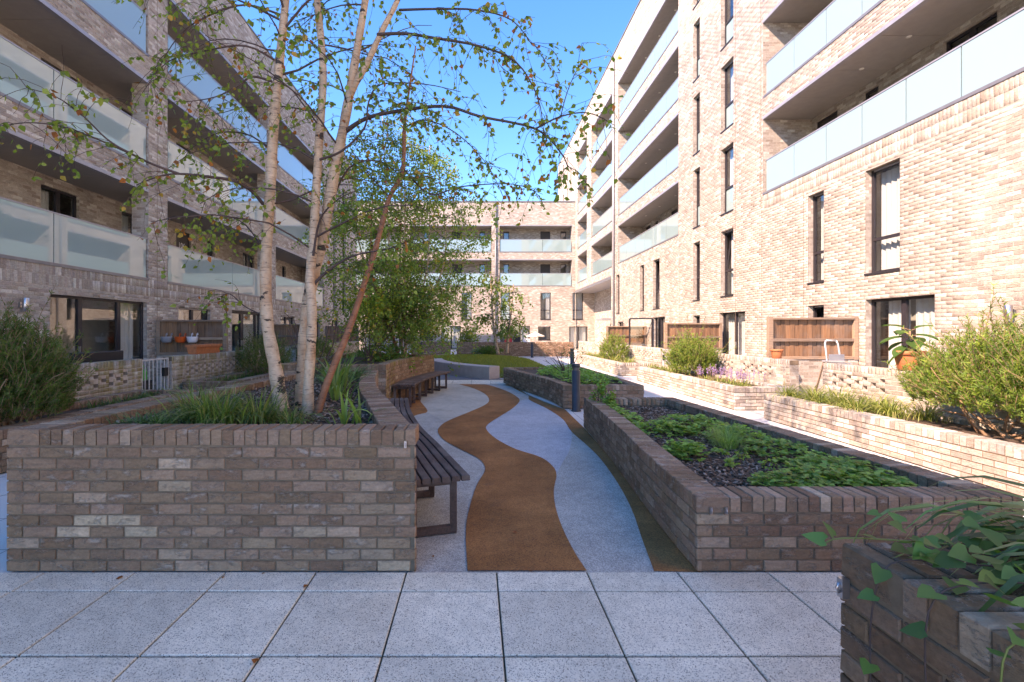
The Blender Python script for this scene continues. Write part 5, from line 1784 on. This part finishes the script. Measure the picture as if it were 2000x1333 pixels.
# ---------------- strap leaved clumps
def blade_mesh(name, specs, greens):
    """specs: (base point, direction angle, length, lean, width)"""
    V, F, Cs = [], [], []
    n = 6
    for (p, a, L, lean, w) in specs:
        g = 1.7 * np.array(random.choice(greens)) * random.uniform(.7, 1.35)
        b = len(V)
        el = math.pi / 2 - lean * .35
        q = Vector(p); side = Vector((-math.sin(a), math.cos(a), 0))
        tw = random.uniform(-.5, .5)
        for i in range(n + 1):
            t = i / n
            ww = w * (1 - t ** 2.2) * (.55 + .45 * min(1, t * 4)) + .0006
            s2 = (side * math.cos(tw * t) + Vector((0, 0, 1)) * math.sin(tw * t))
            V += [tuple(q - s2 * ww / 2), tuple(q + s2 * ww / 2)]
            d = Vector((math.cos(a) * math.cos(el), math.sin(a) * math.cos(el), math.sin(el)))
            q = q + d * (L / n)
            el -= lean * .42
        for i in range(n):
            F.append((b + 2 * i, b + 2 * i + 1, b + 2 * i + 3, b + 2 * i + 2)); Cs.append(g)
    return np_mesh(name, np.array(V), np.array(F), np.array(Cs), True)

def clump(label, centres, n, L, w, greens, lean=(.3, 1.2), spread=.10, name='grass_clump', group='strap leaved grass clumps', cat='grass clump', ang=None):
    c0 = centres[0]
    root = empty(name, c0, label, cat, group)
    S = []
    for c in centres:
        for i in range(n):
            a = random.uniform(0, 2 * math.pi) if ang is None else random.uniform(*ang)
            r = abs(random.gauss(0, spread))
            S.append(((c[0] + math.cos(a) * r, c[1] + math.sin(a) * r, c[2]), a + random.gauss(0, .3), L * random.uniform(.55, 1.15), random.uniform(*lean), w * random.uniform(.7, 1.2)))
    o = link('blades', blade_mesh('blades', S, greens), None, M['blade']); adopt(o, root); tag(o, kind='stuff')
    return root
GL = [(.055, .105, .022), (.075, .13, .028), (.04, .085, .02), (.10, .14, .035), (.14, .14, .05)]
clump('bushy grass clump spilling over the left foreground planter rim', [(-1.95, 3.72, .86), (-2.12, 3.8, .86), (-1.75, 3.85, .86), (-2.3, 3.95, .86)], 190, .40, .010, GL)
clump('short grass tuft at the left end of the foreground planter', [(-2.42, 3.66, .84), (-2.6, 3.72, .84)], 170, .24, .008, [(.035, .085, .025), (.05, .11, .03)], (.5, 1.4))
clump('thin tuft of grass between grass clump and the birch', [(-1.45, 3.75, .85), (-1.6, 4.0, .85)], 90, .26, .008, GL, (.4, 1.3))
clump('broad leaved iris at the right end of the foreground planter', [(-1.02, 3.72, .85), (-.92, 3.85, .85)], 12, .36, .030, [(.10, .17, .04), (.08, .14, .035), (.13, .19, .05)], (.15, .9), .05, 'iris_plant', 'iris plants', 'iris')
clump('long leaved iris arching over the curved planter rim', [(-1.5, 5.2, .85), (-1.65, 5.6, .85), (-1.8, 6.0, .85)], 22, .62, .028, [(.06, .115, .03), (.05, .10, .028), (.11, .16, .04)], (.2, .9), .08, 'iris_plant', 'iris plants', 'iris')
clump('dense dark grass mound behind the curved planter rim', [(-1.95, 6.7, .85), (-2.1, 7.1, .85), (-1.85, 7.3, .85)], 120, .42, .012, [(.035, .085, .025), (.05, .10, .028)], (.4, 1.2))
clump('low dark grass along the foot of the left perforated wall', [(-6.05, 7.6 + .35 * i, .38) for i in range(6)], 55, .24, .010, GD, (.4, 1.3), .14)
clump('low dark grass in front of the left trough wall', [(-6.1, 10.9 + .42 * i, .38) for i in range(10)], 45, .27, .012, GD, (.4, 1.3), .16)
GY = [(.17, .19, .05), (.13, .16, .04), (.22, .21, .08), (.09, .13, .03)]
clump('sunlit yellow green grass strip at the end of the right bed', [(5.6 + .25 * (i % 3), 8.6 - .26 * i, .40) for i in range(9)], 130, .42, .012, GY, (.4, 1.3), .12)
clump('sunlit grass strip under the middle round bush', [(5.6 + .2 * (i % 2), 11.7 - .26 * i, .40) for i in range(7)], 45, .26, .013, GY, (.4, 1.3), .13)
clump('sunlit grass left of the middle round bush', [(5.62 + .2 * (i % 2), 13.4 + .35 * i, .40) for i in range(7)], 40, .30, .016, GY, (.4, 1.3), .13)
clump('sunlit far grass strip around the smaller round bush', [(5.5 + .25 * (i % 3), 17.8 + .5 * i, .40) for i in range(14)], 36, .36, .022, GY, (.4, 1.3), .16)

def lavender():
    root = empty('lilyturf_plant', (5.8, 11.2, .4), 'purple flower spikes in the sunlit bed below the perforated wall', 'flowers')
    T, Cc, sz = [], [], []
    m = MB()
    for i in range(60):
        x, y = random.uniform(5.5, 6.2), random.uniform(10.3, 12.3)
        h = random.uniform(.24, .40)
        W = [Vector((x, y, .4)), Vector((x + random.gauss(0, .02), y + random.gauss(0, .02), .4 + h))]
        m.tube(W, [.003, .002], 4, False)
        for k in range(26):
            T.append(tuple(W[0].lerp(W[1], random.uniform(.5, 1)) + Vector((random.gauss(0, .008), random.gauss(0, .008), 0)))); Cc.append((.42, .28, .60))
    m.build('stalks', M['wood_stem'], root)
    T = np.array(T)
    o = leaf_cloud('flowers', T, .022, np.array(Cc) * (.8 + .4 * rng.random((len(T), 1))), root, 'small')
lavender()

# ---------------- ground cover in the near right planter
def inside(poly, x, y):
    c = False; n = len(poly)
    for i in range(n):
        (x0, y0), (x1, y1) = poly[i], poly[(i + 1) % n]
        if (y0 > y) != (y1 > y) and x < (x1 - x0) * (y - y0) / (y1 - y0) + x0: c = not c
    return c
def rosettes(label, patches, poly, zs, n, size, greens, hgt, name='ground_cover', per=6, odd=((.20, .22, .05),), p_odd=.08):
    """low leafy mat: many rosettes of folded leaves"""
    T, D, R = [], [], []
    for (x, y, rx, ry, w) in patches:
        for i in range(int(n * w)):
            a = random.uniform(0, 2 * math.pi); r = math.sqrt(random.random())
            px, py = x + rx * r * math.cos(a), y + ry * r * math.sin(a)
            if not inside(poly, px, py): continue
            z = zs + hgt * (1 - .5 * r * r) * random.uniform(.25, 1)
            for k in range(per):
                b = 2 * math.pi * k / per + random.uniform(-.4, .4)
                T.append((px, py, z)); D.append((math.cos(b), math.sin(b), random.uniform(-.35, .35))); R.append((random.gauss(0, .3), random.gauss(0, .3), 1))
    T, D, R = np.array(T), np.array(D), np.array(R)
    B = basis(D, R) * (size * (.6 + .8 * rng.random(len(T))))[:, None, None]
    cols = leaf_cols(len(T), greens, list(odd), p_odd)
    o = link(name, scatter_mesh(name, SLEAF_V, SLEAF_F, B, T, cols), None, M['leaf'])
    tag(o, label, 'ground cover', kind='stuff')
    return o
GG = [(.075, .175, .045), (.10, .215, .055), (.06, .145, .04), (.14, .25, .06)]
rosettes('dark green leafy ground cover at the front of the near right planter', [(2.75, 3.72, .62, .26, .8), (3.05, 4.0, .42, .36, .45), (3.0, 4.7, .34, .42, .35)], in3, .37, 420, .044, GG, .17)
rosettes('green leafy ground cover along the path side of the near right planter', [(1.98, 6.55, .22, .55, .45), (2.2, 5.75, .36, .28, .4), (2.72, 6.0, .42, .55, .8), (1.98, 7.4, .25, .4, .4), (2.05, 4.72, .20, .24, .35), (3.0, 5.4, .22, .35, .3)], in3, .37, 330, .046, [(.085, .19, .045), (.12, .24, .055), (.07, .16, .04), (.17, .28, .06)], .18)
for i_, (x_, y_) in enumerate(((2.42, 4.75), (2.52, 4.55), (2.3, 4.35), (2.62, 4.28))):
    leafy_shrub('seedling_plant', ('pale green seedling on the bark mulch, farthest left', 'pale green seedling on the bark mulch behind the front mat', 'pale green seedling nearest the path side rim', 'pale green seedling at the edge of the front leafy mat')[i_], (x_, y_, .37), .07, .07, .10, 40, .04, [(.12, .20, .05), (.15, .22, .06)], low=.05, cat='plant', group='mulch seedlings', stems=3)
def fern():
    clump('feathery pale green tuft in the middle of the near right planter', [(2.65, 5.05, .37), (2.75, 5.3, .37)], 330, .26, .004, [(.13, .22, .06), (.10, .19, .05)], (.2, 1.0), .10, 'feathery_plant', 'feathery plants', 'plant')
fern()
leafy_shrub('leafy_plant', 'tall bright green leafy tuft in far corner of the near planter', (1.98, 7.55, .37), .20, .22, .42, 420, .05, [(.08, .17, .04), (.06, .14, .03)], low=.05, cat='plant')
rosettes('soft green herbs filling the planter behind the bollard', [(2.4, 12.2, .8, 2.0, 1), (2.5, 13.5, .7, 1.5, .8), (2.7, 11.0, .6, .7, .4)], in4, .42, 420, .060, [(.12, .25, .06), (.09, .20, .05), (.15, .28, .07)], .24)
leafy_shrub('leafy_plant', 'wispy dark seed heads above the herb planter', (2.35, 12.4, .42), .75, .5, .85, 220, .04, [(.07, .09, .04), (.10, .10, .05)], [(.18, .12, .10)], .3, 16, low=.5, cat='plant')

def chips(label, poly, zs, bounds, n, parent):
    T, Dd = [], []
    while len(T) < n:
        x, y = random.uniform(*bounds[:2]), random.uniform(*bounds[2:])
        if inside(poly, x, y): T.append((x, y, zs + random.uniform(.004, .018)))
    T = np.array(T)
    D = rng.normal(0, 1, (n, 3)); D[:, 2] *= .25
    R = rng.normal(0, .35, (n, 3)); R[:, 2] += 1
    B = basis(D, R)
    B[:, :, 0] *= (.012 + .014 * rng.random((n, 1))); B[:, :, 1] *= (.020 + .030 * rng.random((n, 1))); B[:, :, 2] *= .005
    tv = [(-.5, -.5, -.5), (.5, -.5, -.5), (.4, .5, -.5), (-.4, .5, -.5), (-.5, -.5, .5), (.5, -.5, .5), (.4, .5, .5), (-.4, .5, .5)]
    tf = [(4, 5, 6, 7), (0, 1, 5, 4), (1, 2, 6, 5), (2, 3, 7, 6), (3, 0, 4, 7)]
    cols = np.array([(.13, .078, .055), (.19, .118, .082), (.09, .056, .042), (.26, .18, .14), (.36, .28, .23)])[rng.integers(0, 5, n)]
    o = link('bark_chips', scatter_mesh('bark_chips', tv, tf, B, T, cols), None, M['brick_p'])
    adopt(o, parent); tag(o, kind='stuff')
chips('', in3, .37, (1.6, 3.6, 3.3, 8), 5200, P3)
chips('', in1, .86, (-2.9, -.5, 3.3, 8), 4200, P1)

# ---------------- plant in the pot on the sunlit wall
def pot_plant():
    c = Vector((6.72, 7.45, 1.25))
    root = empty('potted_plant', tuple(c), 'big leaved green plant growing in the larger terracotta pot', 'plant')
    m = MB(); m.tube([c, c + Vector((0, 0, .18)), c + Vector((.01, 0, .38))], [.018, .016, .010], 8); m.build('stem', M['wood_stem'], root)
    n, k = 7, 5
    def leafm():
        V, F = [], []
        for i in range(n + 1):
            t = i / n
            w = .36 * math.sin(math.pi * min(1, t * .93 + .05)) ** .8
            z = -.35 * t * t
            V += [(-w, t, z + .10), (0, t, z), (w, t, z + .10)]
            if i < n: b = 3 * i; F += [(b, b + 1, b + 4, b + 3), (b + 1, b + 2, b + 5, b + 4)]
        me = bpy.data.meshes.new('leaf'); me.from_pydata(V, [], F); me.polygons.foreach_set('use_smooth', [True] * len(F)); me.materials.append(M['leaf_o'])
        return me
    me = leafm()
    for i in range(15):
        a = i * 2.4; lvl = i / 15
        b = c + Vector((0, 0, .06 + .34 * lvl))
        el = -.75 + 1.25 * lvl + random.uniform(-.15, .15)
        d = Vector((math.cos(a) * math.cos(el), math.sin(a) * math.cos(el), math.sin(el)))
        pe = b + d * .09
        m = MB(); m.tube([b, pe], .005, 5); m.build('leaf_stalk', M['wood_stem'], root)
        o = link('leaf', me)
        y = d; x = y.cross(Vector((0, 0, 1))).normalized(); z = x.cross(y)
        o.matrix_basis = Matrix.Translation(pe) @ Matrix((x, y, z)).transposed().to_4x4() @ Matrix.Scale(random.uniform(.21, .29), 4)
        g = random.uniform(.8, 1.2); o.color = (.055 * g, .125 * g, .032 * g, 1)
        adopt(o, root)
pot_plant()

# ---------------- lower right corner planter: strap leaves and bindweed
GP = [(.045, .10, .03), (.06, .125, .035), (.10, .15, .05), (.035, .08, .025)]
clump('long strap leaves leaning out of the lower right planter', [(1.84, 1.38, .86), (1.72, 1.12, .86), (1.97, 1.44, .86)], 36, .60, .030, [(.045, .105, .03), (.06, .13, .036), (.13, .18, .07), (.035, .08, .026)], (.9, 1.45), .06, 'strap_leaf_plant', 'strap leaved plants', 'plant', (math.pi * .62, math.pi * 1.25))
def bindweed():
    root = empty('bindweed', (1.35, 1.2, .93), 'bindweed trailing over the corner of the lower right planter', 'plant')
    vines = [
        [(1.75, 1.15, .95), (1.5, 1.25, .97), (1.3, 1.33, .96), (1.17, 1.36, .94), (1.12, 1.36, .80), (1.10, 1.34, .60), (1.09, 1.33, .30)],
        [(1.8, 1.0, .96), (1.45, 1.15, .98), (1.25, 1.2, .97), (1.13, 1.2, .90), (1.11, 1.18, .6), (1.10, 1.17, .25)],
        [(1.7, .85, .95), (1.42, 1.0, .96), (1.24, 1.02, .95), (1.14, 1.03, .92), (1.12, 1.03, .78), (1.10, 1.05, .72), (1.10, 1.02, .55)],
        [(1.9, .7, .96), (1.5, .82, .97), (1.25, .87, .96), (1.15, .92, .955)],
        [(1.7, 1.4, .95), (1.4, 1.45, .96), (1.15, 1.5, .955), (1.08, 1.5, .93)]]
    lm = [(0, 0, 0), (-.30, -.14, .04), (-.48, .10, .05), (-.30, .55, .02), (0, 1, -.08), (.30, .55, .02), (.48, .10, .05), (.30, -.14, .04), (0, .45, -.03)]
    lf = [(0, 8, 1), (1, 8, 2), (2, 8, 3), (3, 8, 4), (4, 8, 5), (5, 8, 6), (6, 8, 7), (7, 8, 0)]
    me = bpy.data.meshes.new('leaf'); me.from_pydata(lm, [], lf); me.polygons.foreach_set('use_smooth', [True] * 8); me.materials.append(M['leaf_o'])
    def leaf(p, d, s, g=1.0, yel=0):
        o = link('leaf', me)
        y = Vector(d).normalized(); ref = Vector((random.gauss(0, .25), random.gauss(-.5, .25), 1)).normalized()
        x = y.cross(ref).normalized(); z = x.cross(y)
        o.matrix_basis = Matrix.Translation(p) @ Matrix((x, y, z)).transposed().to_4x4() @ Matrix.Scale(s, 4)
        o.color = (.055 * g + yel, .15 * g + yel * .7, .045 * g, 1)
        adopt(o, root)
    for k, v in enumerate(vines):
        P = spline3(v, 4)
        m = MB(); m.tube(P, .0022, 6); m.build('vine', M['twig'] if k < 2 else M['vine_green'], root)
        for i in range(1, len(P), 2):
            if P[i].z < .85 and random.random() < .62: continue
            leaf(P[i] + Vector((0, 0, .012)), (random.gauss(-.4, .7), random.gauss(-.2, .7), random.uniform(-.4, .35)), random.uniform(.034, .062), random.uniform(.9, 1.6), random.choice((0, 0, 0, .08)))
    for i in range(80):
        leaf(Vector((random.uniform(1.2, 1.75), random.uniform(1.0, 1.5), random.uniform(.94, 1.05))), (random.gauss(-.5, .6), random.gauss(-.2, .6), random.uniform(-.4, .5)), random.uniform(.034, .065), random.uniform(.8, 1.5))
M['vine_green'] = simple('green_vine', (.16, .20, .05), .6)
bindweed()

# ---------------- lawn grass
def lawn_grass():
    N = 26000
    idx = rng.integers(0, len(LVa), N)
    T = LVa[idx] + np.stack([rng.uniform(-.08, .08, N), rng.uniform(-.18, .18, N), np.zeros(N)], 1)
    D = rng.normal(0, .5, (N, 3)); D[:, 2] = 1
    B = basis(D, rng.normal(0, 1, (N, 3)))
    B[:, :, 0] *= .016; B[:, :, 1] *= (.05 + .05 * rng.random((N, 1)))
    cols = leaf_cols(N, [(.115, .135, .03), (.15, .16, .035), (.09, .115, .025)], [(.24, .22, .07)], .12)
    o = link('lawn_grass', scatter_mesh('lawn_grass', NV, NF, B, T, cols), None, M['leaf'])
    tag(o, 'short green grass covering the low mound of lawn', 'grass', kind='stuff')
lawn_grass()

# ---------------- fallen leaves on the paving
lv = MB().add([tuple(x) for x in LEAF_V], LEAF_F)
me = bpy.data.meshes.new('fallen_leaf'); me.from_pydata(lv.v, [], lv.f); me.materials.append(M['leaf_o'])
FALL = [(500, 1290, .045, 'large orange fallen leaf on a slab joint at lower left'), (1001, 1041, .04, 'single fallen leaf on the brown path band'), (240, 1130, .045, 'fallen leaf on the slab joint below the birch planter, leftmost'), (600, 1145, .035, 'fallen leaf on the slab joint below the middle of the birch planter')]
for px, py, s, lab in FALL:
    x, y = gp(px, py)
    o = link('fallen_leaf', me); o.location = (x, y, .010); o.rotation_euler = (random.uniform(-.2, .2), random.uniform(-.2, .2), random.uniform(0, 6)); o.scale = (s,) * 3
    o.color = (.36, .10, .03, 1); tag(o, lab, 'leaf', 'fallen leaves')
TINY = [(188, 1117, 'tiny fallen leaf at the foot of the birch planter, leftmost of the row'), (520, 1118, 'tiny fallen leaf at the foot of the birch planter below its middle'), (440, 1125, 'tiny fallen leaf on the slab joint left of the planter middle'), (735, 1112, 'tiny fallen leaf at the foot of the birch planter near its right corner'), (952, 1113, 'tiny fallen leaf on the near edge of the brown band, left one'), (1040, 1114, 'tiny fallen leaf on the near edge of the brown band, right one'), (850, 1010, 'tiny fallen leaf under the near bench beside its rear leg'), (845, 1085, 'tiny fallen leaf under the front end of the near bench')]
for px, py, lab in TINY:
    x, y = gp(px, py)
    o = link('fallen_leaf', me); o.location = (x, y - .02, .008); o.rotation_euler = (0, random.uniform(-.3, .3), random.uniform(0, 6)); o.scale = (random.uniform(.02, .032),) * 3
    o.color = (.30, .10, .04, 1); tag(o, lab, 'leaf', 'fallen leaves')
